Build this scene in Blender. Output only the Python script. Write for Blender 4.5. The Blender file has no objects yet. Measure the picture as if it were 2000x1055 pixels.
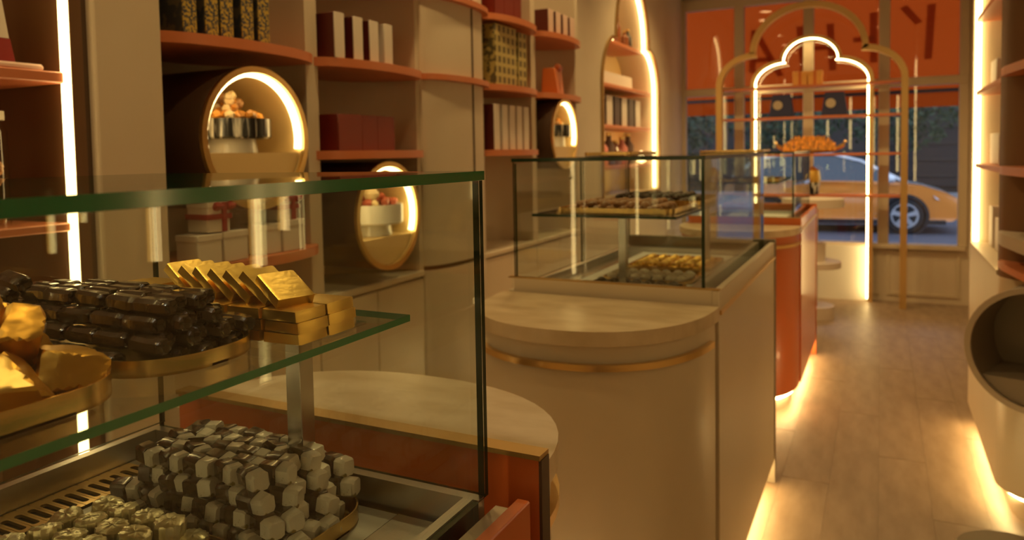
import bpy, bmesh, math, random
from math import sin, cos, pi, radians, sqrt
from mathutils import Vector, Matrix, noise as mnoise

sc = bpy.context.scene
C = sc.collection
rnd = random.Random(7)

# ------------------------------------------------------------------ camera, world, exposure
F, CX, CY, YAW, PITCH, ROLL, HC = 1466.64, 966.29, 379.71, .475844, .0524308, -.0187085, 1.4
def make_camera():
    f = Vector((-sin(YAW)*cos(PITCH), cos(YAW)*cos(PITCH), -sin(PITCH)))
    r = Vector((cos(YAW), sin(YAW), 0)); u = r.cross(f)
    c, s = cos(ROLL), sin(ROLL)
    r2 = c*r + s*u; u2 = -s*r + c*u
    cam = bpy.data.cameras.new('camera'); o = bpy.data.objects.new('camera', cam); C.objects.link(o)
    m = Matrix.Identity(4)
    for i in range(3):
        m[i][0] = r2[i]; m[i][1] = u2[i]; m[i][2] = -f[i]
    m[0][3], m[1][3], m[2][3] = 0, 0, HC
    o.matrix_world = m
    cam.sensor_width = 36; cam.lens = F/2000*36
    cam.shift_x = (1000-CX)/2000; cam.shift_y = -(527.5-CY)/2000
    cam.clip_start = .02; cam.clip_end = 200
    cam.dof.use_dof = True; cam.dof.focus_distance = .86; cam.dof.aperture_fstop = 6.3
    sc.camera = o
make_camera()
w = bpy.data.worlds.new('evening_sky'); sc.world = w; w.use_nodes = True
w.node_tree.nodes['Background'].inputs[0].default_value = (.72, .86, 1.2, 1)
w.node_tree.nodes['Background'].inputs[1].default_value = 1.5
sc.view_settings.view_transform = 'Standard'; sc.view_settings.look = 'None'
sc.view_settings.exposure = 0.0; sc.view_settings.gamma = 1
sc.view_settings.use_curve_mapping = False
cy = sc.cycles
cy.use_denoising = True
cy.max_bounces = 7; cy.diffuse_bounces = 4; cy.glossy_bounces = 4; cy.transparent_max_bounces = 32
cy.use_adaptive_sampling = True; cy.adaptive_threshold = .02
cy.transmission_bounces = 6; cy.caustics_reflective = False; cy.caustics_refractive = False
cy.sample_clamp_indirect = 4.0
WARM = (1.0, .685, .262)
LED_POWER = 9.0
FILL_POWER = 11

# ------------------------------------------------------------------ materials
MATS = {}
def pm(name, col, rough=.5, metal=0, col2=None, scale=8, stretch=(1,1,1), bump=0, bscale=None, coat=0, detail=4, spec=.5, contrast=None, rnd_amt=0, trans=0):
    m = bpy.data.materials.new(name); m.use_nodes = True; MATS[name] = m
    nt = m.node_tree; b = nt.nodes['Principled BSDF']
    b.inputs['Base Color'].default_value = (*col, 1); b.inputs['Roughness'].default_value = rough
    b.inputs['Metallic'].default_value = metal; b.inputs['Coat Weight'].default_value = coat
    b.inputs['Coat Roughness'].default_value = .08; b.inputs['Specular IOR Level'].default_value = spec
    if trans: b.inputs['Transmission Weight'].default_value = trans
    tc = nt.nodes.new('ShaderNodeTexCoord'); mp = nt.nodes.new('ShaderNodeMapping')
    mp.inputs['Scale'].default_value = stretch
    nt.links.new(tc.outputs['Object'], mp.inputs[0])
    last = None
    if col2 is not None:
        n = nt.nodes.new('ShaderNodeTexNoise'); n.inputs['Scale'].default_value = scale; n.inputs['Detail'].default_value = detail
        nt.links.new(mp.outputs[0], n.inputs['Vector'])
        r = nt.nodes.new('ShaderNodeValToRGB')
        lo, hi = contrast or (.35, .65)
        r.color_ramp.elements[0].position = lo; r.color_ramp.elements[1].position = hi
        r.color_ramp.elements[0].color = (*col, 1); r.color_ramp.elements[1].color = (*col2, 1)
        nt.links.new(n.outputs['Fac'], r.inputs[0]); last = r.outputs[0]
    if rnd_amt:
        oi = nt.nodes.new('ShaderNodeObjectInfo'); hs = nt.nodes.new('ShaderNodeHueSaturation')
        mr = nt.nodes.new('ShaderNodeMapRange'); mr.inputs[3].default_value = 1-rnd_amt; mr.inputs[4].default_value = 1+rnd_amt
        nt.links.new(oi.outputs['Random'], mr.inputs[0]); nt.links.new(mr.outputs[0], hs.inputs['Value'])
        if last: nt.links.new(last, hs.inputs['Color'])
        else: hs.inputs['Color'].default_value = (*col, 1)
        last = hs.outputs[0]
    if last: nt.links.new(last, b.inputs['Base Color'])
    if bump:
        n2 = nt.nodes.new('ShaderNodeTexNoise'); n2.inputs['Scale'].default_value = bscale or scale*4; n2.inputs['Detail'].default_value = 3
        bp = nt.nodes.new('ShaderNodeBump'); bp.inputs['Strength'].default_value = bump; bp.inputs['Distance'].default_value = .004
        nt.links.new(mp.outputs[0], n2.inputs['Vector']); nt.links.new(n2.outputs['Fac'], bp.inputs['Height'])
        nt.links.new(bp.outputs[0], b.inputs['Normal'])
    return m
def em(name, col, power):
    m = bpy.data.materials.new(name); m.use_nodes = True; MATS[name] = m
    nt = m.node_tree; nt.nodes.remove(nt.nodes['Principled BSDF'])
    e = nt.nodes.new('ShaderNodeEmission'); e.inputs[0].default_value = (*col, 1); e.inputs[1].default_value = power
    nt.links.new(e.outputs[0], nt.nodes['Material Output'].inputs[0]); return m
def glassmat(name, tint=(.965, .985, .965), smudge=0.0, ior=1.5):
    m = bpy.data.materials.new(name); m.use_nodes = True; MATS[name] = m
    nt = m.node_tree; nt.nodes.remove(nt.nodes['Principled BSDF'])
    t = nt.nodes.new('ShaderNodeBsdfTransparent'); t.inputs[0].default_value = (*tint, 1)
    g = nt.nodes.new('ShaderNodeBsdfGlossy'); g.inputs['Roughness'].default_value = .0
    lw = nt.nodes.new('ShaderNodeLayerWeight'); lw.inputs[0].default_value = .5
    pw = nt.nodes.new('ShaderNodeMath'); pw.operation = 'POWER'; pw.inputs[1].default_value = 5
    fr = nt.nodes.new('ShaderNodeMath'); fr.operation = 'MULTIPLY_ADD'; fr.inputs[1].default_value = .96; fr.inputs[2].default_value = .04
    nt.links.new(lw.outputs['Facing'], pw.inputs[0]); nt.links.new(pw.outputs[0], fr.inputs[0])
    mx = nt.nodes.new('ShaderNodeMixShader')
    nt.links.new(fr.outputs[0], mx.inputs[0]); nt.links.new(t.outputs[0], mx.inputs[1]); nt.links.new(g.outputs[0], mx.inputs[2])
    out = mx
    if smudge:
        tc = nt.nodes.new('ShaderNodeTexCoord'); n = nt.nodes.new('ShaderNodeTexNoise'); n.inputs['Scale'].default_value = 9; n.inputs['Detail'].default_value = 9; n.inputs['Roughness'].default_value = .72
        r = nt.nodes.new('ShaderNodeValToRGB'); r.color_ramp.elements[0].position = .60; r.color_ramp.elements[1].position = .80
        r.color_ramp.elements[0].color = (0, 0, 0, 1); r.color_ramp.elements[1].color = (smudge, smudge, smudge, 1)
        d = nt.nodes.new('ShaderNodeBsdfDiffuse'); d.inputs[0].default_value = (.8, .8, .8, 1)
        mx2 = nt.nodes.new('ShaderNodeMixShader')
        nt.links.new(tc.outputs['Object'], n.inputs['Vector']); nt.links.new(n.outputs['Fac'], r.inputs[0])
        nt.links.new(r.outputs[0], mx2.inputs[0]); nt.links.new(mx.outputs[0], mx2.inputs[1]); nt.links.new(d.outputs[0], mx2.inputs[2]); out = mx2
    nt.links.new(out.outputs[0], nt.nodes['Material Output'].inputs[0]); return m
def fabric_mat(name, col):
    m = bpy.data.materials.new(name); m.use_nodes = True; MATS[name] = m
    nt = m.node_tree; nt.nodes.remove(nt.nodes['Principled BSDF'])
    d = nt.nodes.new('ShaderNodeBsdfDiffuse'); d.inputs[0].default_value = (*col, 1)
    t = nt.nodes.new('ShaderNodeBsdfTranslucent'); t.inputs[0].default_value = (*col, 1)
    mx = nt.nodes.new('ShaderNodeMixShader'); mx.inputs[0].default_value = .55
    nt.links.new(d.outputs[0], mx.inputs[1]); nt.links.new(t.outputs[0], mx.inputs[2])
    nt.links.new(mx.outputs[0], nt.nodes['Material Output'].inputs[0]); return m

pm('cream_paint', (.66, .56, .43), .5, col2=(.62, .52, .39), scale=3)
pm('cream_lacquer', (.70, .60, .45), .32, col2=(.67, .57, .42), scale=2)
pm('cream_trim', (.62, .52, .38), .4)
pm('brown_panel', (.22, .115, .06), .4, col2=(.17, .085, .04), scale=3, stretch=(1, 1, .15))
pm('dark_brown', (.085, .045, .025), .45)
pm('orange_lacquer', (.62, .145, .03), .35, coat=.25)
pm('terracotta', (.62, .20, .085), .38)
pm('orange_deep', (.50, .115, .03), .4)
pm('brass', (.80, .56, .24), .28, 1, bump=.05, bscale=60)
pm('brass_frame', (.60, .40, .16), .42, .8)
pm('brass_dark', (.50, .33, .13), .4, 1)
pm('gold_lining', (.80, .60, .29), .42, .3)
pm('steel', (.62, .61, .58), .22, 1, bump=.03, bscale=40)
pm('steel_brushed', (.55, .54, .51), .32, 1, bump=.06, bscale=30, stretch=(1, 12, 1))
pm('case_floor', (.80, .80, .78), .35)
pm('black', (.01, .01, .012), .5)
pm('travertine', (.70, .57, .39), .28, col2=(.58, .45, .28), scale=9, stretch=(1, 2.2, 1), detail=8, bump=.05, bscale=50)
pm('wood_plank', (.315, .225, .155), .42, col2=(.245, .168, .11), scale=6, stretch=(3, .8, 1), detail=7, rnd_amt=.045, bump=.03)
pm('ceiling_paint', (.36, .30, .23), .8)
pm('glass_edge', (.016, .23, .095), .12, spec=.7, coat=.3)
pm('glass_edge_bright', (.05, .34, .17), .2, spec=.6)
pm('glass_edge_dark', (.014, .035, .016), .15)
pm('gold_foil', (.88, .60, .15), .33, 1, bump=.16, bscale=60)
pm('gold_foil_bonbon', (.68, .38, .07), .36, 1, bump=.10, bscale=60)
pm('pale_foil', (.93, .88, .62), .32, .7, bump=.3, bscale=110)
pm('tray_gold', (.72, .50, .20), .25, 1, bump=.05, bscale=25, stretch=(1, 1, 6))
pm('wrapped_choc', (.060, .032, .018), .26, coat=1, bump=.5, bscale=85, rnd_amt=.25)
pm('choc', (.045, .024, .014), .25, coat=1, bump=.4, bscale=70)
pm('nougat', (.95, .93, .87), .35, col2=(.26, .22, .07), scale=60, contrast=(.64, .69), coat=.7, bump=.3, bscale=90)
pm('choc_brown', (.32, .15, .06), .4, bump=.3, bscale=120, rnd_amt=.25)
pm('choc_dark', (.045, .02, .012), .35, rnd_amt=.25)
pm('choc_white', (.72, .64, .48), .4, rnd_amt=.1)
pm('white_card', (.72, .64, .56), .5)
pm('pink_card', (.70, .50, .42), .5)
pm('white_ceramic', (.85, .82, .76), .25)
pm('red_card', (.21, .022, .012), .4)
pm('dark_red_card', (.12, .018, .012), .45)
pm('orange_card', (.68, .17, .03), .4)
pm('orange_paper', (.85, .42, .10), .45)
pm('yellow_pattern', (.55, .38, .07), .4, col2=(.05, .06, .09), scale=150, contrast=(.46, .55), detail=2)
pm('olive_pattern', (.46, .36, .12), .45, col2=(.12, .10, .05), scale=45, contrast=(.50, .55), detail=1)
def grid_mat(name, a, b, sx, sz):
    m = pm(name, a, .45); nt = m.node_tree; tc = nt.nodes.new('ShaderNodeTexCoord'); sp = nt.nodes.new('ShaderNodeSeparateXYZ'); cb = nt.nodes.new('ShaderNodeCombineXYZ')
    br = nt.nodes.new('ShaderNodeTexBrick'); br.offset = 0; br.inputs['Scale'].default_value = 1; br.inputs['Color1'].default_value = (*b, 1); br.inputs['Color2'].default_value = (*b, 1); br.inputs['Mortar'].default_value = (*a, 1)
    br.inputs['Brick Width'].default_value = sx; br.inputs['Row Height'].default_value = sz; br.inputs['Mortar Size'].default_value = sx*.2
    nt.links.new(tc.outputs['Object'], sp.inputs[0]); nt.links.new(sp.outputs['Y'], cb.inputs[0]); nt.links.new(sp.outputs['Z'], cb.inputs[1]); nt.links.new(cb.outputs[0], br.inputs['Vector'])
    nt.links.new(br.outputs['Color'], nt.nodes['Principled BSDF'].inputs['Base Color'])
grid_mat('olive_grid', (.50, .40, .15), (.13, .10, .04), .05, .05)
pm('blue_cover', (.045, .05, .06), .4, col2=(.12, .10, .07), scale=40, contrast=(.5, .56), detail=1)
pm('ribbon_red', (.30, .02, .02), .4)
pm('marble_dark', (.012, .012, .014), .25, col2=(.8, .77, .7), scale=9, stretch=(6, 6, .5), contrast=(.52, .66))
pm('sweet_amber', (.75, .33, .06), .35, rnd_amt=.35)
pm('sweet_red', (.42, .10, .06), .35, rnd_amt=.4)
pm('sweet_cream', (.80, .62, .36), .4, rnd_amt=.2)
pm('nut', (.42, .22, .09), .5, rnd_amt=.3)
pm('navy', (.015, .02, .09), .5)
pm('grey_felt', (.30, .25, .19), .75)
pm('tan_slab', (.50, .42, .32), .45)
pm('book_dark', (.12, .07, .06), .5, rnd_amt=.4)
pm('pink_toy', (.70, .25, .22), .4)
pm('bottle_amber', (.30, .10, .04), .15, coat=.5)
pm('jar_glass_lid', (.7, .66, .55), .3)
pm('car_orange', (.92, .30, .035), .22, coat=1)
pm('car_white', (.85, .88, .92), .2, coat=1)
pm('car_glass', (.02, .03, .04), .05, spec=1)
pm('tyre', (.012, .012, .013), .7)
pm('alloy', (.5, .5, .52), .3, .8)
pm('plastic_black', (.012, .012, .014), .35)
pm('lamp_clear', (.6, .62, .66), .15)
pm('asphalt', (.075, .08, .105), .8, col2=(.06, .064, .09), scale=1.5)
pm('kerb', (.30, .30, .31), .8)
pm('far_wall', (.06, .045, .036), .8, col2=(.04, .035, .03), scale=1)
pm('far_shutter', (.030, .022, .018), .6)
pm('white_column', (.55, .58, .66), .6)
pm('leaf', (.035, .06, .02), .6, rnd_amt=.4)
pm('bark', (.05, .035, .025), .8)
fabric_mat('awning_print', (.425, .055, .006))
fabric_mat('awning_cloth', (.50, .062, .006))
glassmat('glass', smudge=.07)
glassmat('glass_clean')
glassmat('jar_glass', (.95, .95, .93))
em('led', WARM, LED_POWER)
em('led_soft', WARM, LED_POWER*.6)
em('led_arch', WARM, LED_POWER*1.8)
em('led_floor', WARM, LED_POWER*4)
em('fill_lamp_glow', (1, .62, .27), 14)
M = MATS

# ------------------------------------------------------------------ mesh helpers
class G:
    def __init__(s): s.v = []; s.f = []; s.mi = []; s.sm = []
    def add(s, vs, fs, mi=0, sm=False):
        n = len(s.v); s.v += [tuple(v) for v in vs]
        for f in fs: s.f.append([i+n for i in f]); s.mi.append(mi); s.sm.append(sm)
        return s
    def box(s, x0, x1, y0, y1, z0, z1, mi=0):
        return s.add([(x0,y0,z0),(x1,y0,z0),(x1,y1,z0),(x0,y1,z0),(x0,y0,z1),(x1,y0,z1),(x1,y1,z1),(x0,y1,z1)],
              [(3,2,1,0),(4,5,6,7),(0,1,5,4),(1,2,6,5),(2,3,7,6),(3,0,4,7)], mi)
    def prism(s, poly, a0, a1, axis='z', mi=0, mi_side=None, sm=False):
        n = len(poly)
        def P(p, a):
            return {'z': (p[0], p[1], a), 'x': (a, p[0], p[1]), 'y': (p[0], a, p[1])}[axis]
        vs = [P(p, a0) for p in poly] + [P(p, a1) for p in poly]
        s.add(vs, [list(range(n))[::-1], list(range(n, 2*n))], mi)
        k = len(s.v) - 2*n
        for i in range(n):
            j = (i+1) % n
            s.f.append([k+i, k+j, k+n+j, k+n+i]); s.mi.append(mi if mi_side is None else mi_side); s.sm.append(sm)
        return s
    def lathe(s, prof, n=24, c=(0,0,0), axis='z', mi=0, sm=True, flute=0):
        vs = []
        for (r, h) in prof:
            for i in range(n):
                a = 2*pi*i/n; rr = r*(1+(flute if i % 2 else -flute))
                p = (rr*cos(a), rr*sin(a), h)
                if axis == 'x': p = (h, rr*cos(a), rr*sin(a))
                if axis == 'y': p = (rr*cos(a), h, rr*sin(a))
                vs.append((p[0]+c[0], p[1]+c[1], p[2]+c[2]))
        fs = []
        for k in range(len(prof)-1):
            for i in range(n):
                j = (i+1) % n; fs.append((k*n+i, k*n+j, (k+1)*n+j, (k+1)*n+i))
        s.add(vs, fs, mi, sm)
        return s
    def sweep(s, path, sect, up=(0,0,1), closed=False, mi=0, sm=False, caps=True):
        # path: list of 3D points; sect: list of (side, up) offsets; frame from the tangent and a reference normal
        P = [Vector(p) for p in path]; n = len(P); m = len(sect); vs = []
        for i in range(n):
            if closed: t = P[(i+1) % n]-P[i-1]
            else: t = P[min(i+1, n-1)]-P[max(i-1, 0)]
            t.normalize(); ref = Vector(up); a = t.cross(ref)
            if a.length < 1e-5: a = Vector((1, 0, 0))
            a.normalize()
            b = a.cross(t).normalized()
            for (p, q) in sect: vs.append(P[i] + a*p + b*q)
        fs = []
        for i in range(n if closed else n-1):
            for k in range(m):
                l = (k+1) % m; i2 = (i+1) % n
                fs.append((i*m+k, i*m+l, i2*m+l, i2*m+k))
        if caps and not closed: fs += [tuple(range(m))[::-1], tuple(range((n-1)*m, n*m))]
        return s.add(vs, fs, mi, sm)
    def tube(s, path, r, n=10, up=(0,0,1), mi=0, closed=False):
        return s.sweep(path, [(r*cos(2*pi*k/n), r*sin(2*pi*k/n)) for k in range(n)], up, closed, mi, True)
    def build(s, name, mats, parent=None, bevel=0, loc=None, seg=1):
        me = bpy.data.meshes.new(name)
        me.from_pydata(s.v, [], s.f)
        if not isinstance(mats, (list, tuple)): mats = [mats]
        for m in mats: me.materials.append(M[m])
        for p, mi, sm in zip(me.polygons, s.mi, s.sm): p.material_index = mi; p.use_smooth = sm
        bm = bmesh.new(); bm.from_mesh(me)
        bmesh.ops.recalc_face_normals(bm, faces=bm.faces)
        if bevel:
            bmesh.ops.bevel(bm, geom=list(bm.edges), offset=bevel, segments=seg, profile=.6, affect='EDGES', clamp_overlap=True)
        bm.to_mesh(me); bm.free()
        me.set_sharp_from_angle(angle=radians(38))
        o = bpy.data.objects.new(name, me); C.objects.link(o)
        if parent: o.parent = parent
        if loc: o.location = loc
        return o
def tag(o, label=None, cat=None, group=None, kind=None):
    if label: o['label'] = label
    if cat: o['category'] = cat
    if group: o['group'] = group
    if kind: o['kind'] = kind
    return o
def empty(name, loc=(0,0,0), rz=0, label=None, cat=None, group=None, kind=None):
    o = bpy.data.objects.new(name, None); C.objects.link(o); o.empty_display_size = .05
    o.location = loc; o.rotation_euler = (0, 0, rz)
    return tag(o, label, cat, group, kind)
def dup(o, parent=None):
    c = o.copy(); C.objects.link(c); c.parent = parent
    for ch in o.children: dup(ch, c)
    return c
def struct(o): o['kind'] = 'structure'; return o
def rrect(x0, x1, y0, y1, r, n=6):
    pts = []
    for (cx_, cy_, a0) in ((x1-r, y1-r, 0), (x0+r, y1-r, pi/2), (x0+r, y0+r, pi), (x1-r, y0+r, 1.5*pi)):
        for k in range(n+1):
            a = a0+pi/2*k/n; pts.append((cx_+r*cos(a), cy_+r*sin(a)))
    return pts
def halfround(cx_, a, y0, b, side, e=2.3, n=28):
    pts = []
    for k in range(n+1):
        t = pi*k/n; c, s = cos(t), sin(t)
        pts.append((cx_+a*math.copysign(abs(c)**(2/e), c), y0+side*b*abs(s)**(2/e)))
    return pts
ORD = ['first', 'second', 'third', 'fourth', 'fifth', 'sixth', 'seventh', 'eighth', 'ninth', 'tenth', 'eleventh', 'twelfth', 'thirteenth', 'fourteenth']

# ------------------------------------------------------------------ the room
XL, XLF, YB, ZC = -1.80, -1.72, 7.70, 3.0
floor = struct(empty('floor'))
struct(G().box(-2.4, 2.4, -2.6, YB+.1, -.06, -.012).build('subfloor', 'dark_brown', floor))
pl = None; PW, PL_ = .185, 1.55
g = G().box(0, PW-.0008, 0, PL_-.003, -.012, 0)
ix = 0; x = -1.85
while x < 1.0:
    off = (ix*.37) % 1.0*PL_
    y = .2 - off
    while y < YB:
        y1 = min(y+PL_-.003, YB); y0 = max(y, .2)
        if y1-y0 > .05:
            if pl is None or y0 != y or y1 != y+PL_-.003:
                o = G().box(0, PW-.0008, 0, y1-y0, -.012, 0).build('plank', 'wood_plank', floor)
                if y0 == y and y1 == y+PL_-.003: pl = o
            else:
                o = pl.copy(); C.objects.link(o); o.parent = floor
            o.location = (x, y0, 0)
        y += PL_
    x += PW; ix += 1
struct(G().box(-2.4, 2.4, -2.6, YB+.1, ZC, ZC+.1).build('ceiling', 'ceiling_paint'))
struct(G().box(-2.4, 2.4, -2.7, -2.6, 0, ZC).build('wall_front', 'brown_panel'))
struct(G().box(1.05, 1.15, -2.6, YB+.1, 0, ZC).build('wall_right', 'cream_paint'))

# left wall: scalloped bays between rounded cusps, then a flat stretch with a lobed niche
BAYS = {'a': (1.675, .325), 'b': (2.335, .335), 'c': (3.515, .315), 'd': (4.165, .335)}
DEP = .31
def bay_x(yc, hw, y, front=XLF, dep=DEP):
    t = max(0, 1-((y-yc)/hw)**2); return front-dep*t**.42
def wall_profile(bays, ya, yb, back=-2.35):
    pts = [(back, ya), (XLF, ya)]
    for (yc, h) in bays:
        hw = h-.03
        for k in range(25):
            y = yc-hw*cos(pi*k/24); pts.append((bay_x(yc, hw, y), y))
    pts += [(XLF, yb), (back, yb)]
    return pts
wl = G()
wl.prism(wall_profile([BAYS['a'], BAYS['b']], 1.335, 2.67), .92, ZC, sm=True)
bulge = [(-2.35, 2.67)] + [(XLF+.075*sqrt(max(0, 1-((y-2.935)/.265)**2)), y) for y in [2.935-.265*cos(pi*k/16) for k in range(17)]] + [(-2.35, 3.2)]
wl2 = G().prism(wall_profile([BAYS['c'], BAYS['d']], 3.2, 4.52), .92, ZC, sm=True)
wall_left = struct(wl.build('wall_left', 'cream_paint'))
struct(wl2.build('bay_wall', 'cream_paint', wall_left))
struct(G().prism(bulge, .935, ZC, sm=True).build('pilaster', 'cream_paint', wall_left))
struct(G().prism([(p[0]-.02 if p[0] > -2 else p[0], p[1]) for p in bulge], 0, .935, sm=True).build('pilaster_core', 'dark_brown', wall_left))
struct(G().prism(bulge, .1, .915, sm=True).build('pilaster_base', 'cream_paint', wall_left))
struct(G().box(XLF+.066, XLF+.0775, 2.993, 3.001, .94, ZC).build('panel_joint', 'dark_brown', wall_left))

# flat stretch with the lobed niche (thick slab built as a ring around the opening)
NYC = 5.98
def lobe_outline(hw, zs, nhw, zn, ztop, zbot, yc=0, n=10):
    """trefoil arch: straight sides to zs, quarter lobe to the notch (nhw, zn), top lobe to ztop; from bottom near side round"""
    R = []
    R.append((hw, zbot)); R.append((hw, zs))
    r1y, r1z = hw-nhw, zn-zs
    for k in range(1, n+1):
        a = pi/2*k/n; R.append((nhw-.02+(r1y+.02)*cos(a), zs+r1z*sin(a)))
    hz = ztop-zn
    for k in range(0, n+1):
        a = pi/2*k/n; R.append((nhw*1.0*cos(a), zn+.01+hz*sin(a)))
    L = [(-a, b) for a, b in R[:-1]][::-1]
    pts = R + L
    return [(yc+a, b) for a, b in pts]
niche = lobe_outline(.775, 1.92, .45, 2.28, 2.80, 1.06, NYC)
def slab_with_hole(g, outline, y0, y1, z0, z1, xa, xb):
    """wall slab between xa (back) and xb (front) with a hole of the given outline, as front/back strips + reveal"""
    n = len(outline); yc = sum(p[0] for p in outline)/n; zc = sum(p[1] for p in outline)/n
    def out(p):
        dy, dz = p[0]-yc, p[1]-zc; ts = []
        if dy > 1e-9: ts.append((y1-yc)/dy)
        if dy < -1e-9: ts.append((y0-yc)/dy)
        if dz > 1e-9: ts.append((z1-zc)/dz)
        if dz < -1e-9: ts.append((z0-zc)/dz)
        t = min(ts); return (yc+dy*t, zc+dz*t)
    outl = outline
    cor = [(y0, z0), (y1, z0), (y1, z1), (y0, z1)]
    for x_ in (xb, xa):
        for i in range(n):
            p, q = outl[i], outl[(i+1) % n]; P, Q = out(p), out(q)
            poly = [p, q, Q]
            # corner between P and Q
            for c in cor:
                on = lambda u: (abs(u[0]-c[0]) < 1e-6, abs(u[1]-c[1]) < 1e-6)
                a, b = on(P), on(Q)
                if (a[0] and b[1] and not a[1] and not b[0]) or (a[1] and b[0] and not a[0] and not b[1]): poly.append(c)
            poly.append(P)
            g.add([(x_, u, v_) for u, v_ in poly], [list(range(len(poly)))])
    vs = [(xb, a, b) for a, b in outl]+[(xa, a, b) for a, b in outl]
    g.add(vs, [(i, (i+1) % n, n+(i+1) % n, n+i) for i in range(n)])
sl = G(); slab_with_hole(sl, niche, 4.52, YB, 0, ZC, -2.12, XL)
sl.box(-2.35, -2.16, 4.52, YB, 0, ZC)
struct(sl.build('niche_wall', 'cream_paint', wall_left))
struct(G().box(-2.155, -2.122, 4.9, 7.1, .9, 2.95).build('niche_back', 'gold_lining', wall_left))
def outline_path(outl, x): return [(x, a, b) for a, b in outl]
lip = G().sweep([(XL+.004, a, b) for a, b in niche], [(-.012, -.004), (.012, -.004), (.012, .012), (-.012, .012)], up=(1, 0, 0), closed=True)
struct(lip.build('niche_rim', 'brass_dark', wall_left))
cy0, cz0 = NYC, 1.9
led_path = [(XL-.035, cy0+(a-cy0)*.972, cz0+(b-cz0)*.978) for a, b in niche]
struct(G().sweep(led_path, [(-.014, -.010), (.014, -.010), (.014, .010), (-.014, .010)], up=(1, 0, 0)).build('niche_light', 'led', wall_left))
struct(G().box(XL, XL+.012, 4.52, YB, 0, .1).build('baseboard_left', 'cream_trim'))

# plain stretch + lit bays nearest the viewer on the left
def lit_bay(y0, y1, idx):
    struct(G().box(-2.35, -2.02, y0-.03, y1+.03, 0, ZC).build('bay_back', 'brown_panel', wall_left))
    for yy, s in ((y0, -1), (y1, 1)):
        struct(G().box(-2.02, -1.66, min(yy, yy+s*.03), max(yy, yy+s*.03), 0, ZC).build('bay_jamb', 'brown_panel', wall_left))
        o = struct(G().box(-1.682, -1.662, min(yy-s*.012, yy+s*.002), max(yy-s*.012, yy+s*.002), .55, 2.75).build('bay_light', 'led', wall_left))
lit_bay(-.10, 1.105, 0)
lit_bay(-1.45, -.26, 1)
struct(G().box(-2.35, -1.66, 1.135, 1.147, 0, ZC).build('shadow_gap', 'dark_brown', wall_left))
struct(G().box(-2.35, -1.635, 1.147, 1.335, 0, ZC).build('pillar', 'cream_paint', wall_left, bevel=.006))
struct(G().box(-2.35, -1.66, -.23, -.13, 0, ZC).build('pillar', 'cream_paint', wall_left))
struct(G().box(-2.35, -1.66, -2.6, -1.48, 0, ZC).build('pillar', 'cream_paint', wall_left))

# base cabinets under the bays
for i, (y0, y1, txt) in enumerate(((1.34, 2.0, 'behind the near glass case'), (2.004, 2.666, 'below the drum with pale bowl'), (3.204, 3.84, 'behind the middle glass case'), (3.844, 4.516, 'beside the lobed wall niche'))):
    t = empty('base_cabinet', (-1.9, (y0+y1)/2, 0), label='low cream base cabinet along the left wall, ' + txt, cat='cabinet', group='base cabinets under the wall bays')
    h = (y1-y0)/2
    G().box(-.44, .165, -h, h, .1, .895).build('body', 'cream_paint', t)
    G().box(-.44, .14, -h, h, .0, .1).build('plinth', 'dark_brown', t)
    G().box(-.45, .19, -h, h, .895, .92).build('ledge', 'cream_lacquer', t, bevel=.004)
    for s in (-1, 1):
        d = G().box(.166, .184, min(s*.003, s*(h-.003)), max(s*.003, s*(h-.003)), .11, .885).build('door', 'cream_lacquer', t, bevel=.003)

# ------------------------------------------------------------------ shop window at the end
wb = struct(G().box(-2.35, 1.15, YB, YB+.12, 0, .50).build('wall_back', 'cream_paint'))
struct(G().box(-2.35, -1.84, YB, YB+.12, .50, ZC).build('end_pier', 'cream_paint', wb))
struct(G().box(.66, 1.15, YB, YB+.12, .50, ZC).build('end_pier', 'cream_paint', wb))
struct(G().box(-1.84, .66, YB, YB+.12, 2.90, ZC).build('lintel', 'cream_paint', wb))
for (a, b) in ((-1.78, -1.27), (-.58, -.01), (.05, .62)):
    p = G()
    for (x0, x1, z0, z1) in ((a, b, .06, .085), (a, b, .44, .465), (a, a+.025, .085, .44), (b-.025, b, .085, .44)): p.box(x0, x1, YB-.012, YB, z0, z1)
    struct(p.build('panel_moulding', 'cream_trim', wb))
win = struct(empty('window_1', (0, YB, 0)))
def wpart(name, mat, *b, bevel=.004): return struct(G().box(*b).build(name, mat, win, bevel=bevel))
wpart('window_sill', 'cream_trim', -1.84, .66, -.05, .12, .485, .525)
wpart('transom', 'cream_trim', -1.84, .66, -.03, .06, 1.945, 2.02)
wpart('head_rail', 'cream_trim', -1.84, .66, -.03, .06, 2.80, 2.90)
for xm, hw in ((-1.80, .035), (-1.245, .045), (-.617, .045), (.018, .045), (.635, .035)):
    wpart('mullion', 'cream_trim', xm-hw, xm+hw, -.025, .055, .525, 2.80)
for (a, b) in ((-1.765, -1.29), (-1.20, -.662), (-.572, -.027), (.063, .60)):
    for (z0, z1) in ((.525, 1.945), (2.02, 2.80)):
        wpart('pane', 'glass_clean', a, b, .008, .016, z0, z1, bevel=0)

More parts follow.
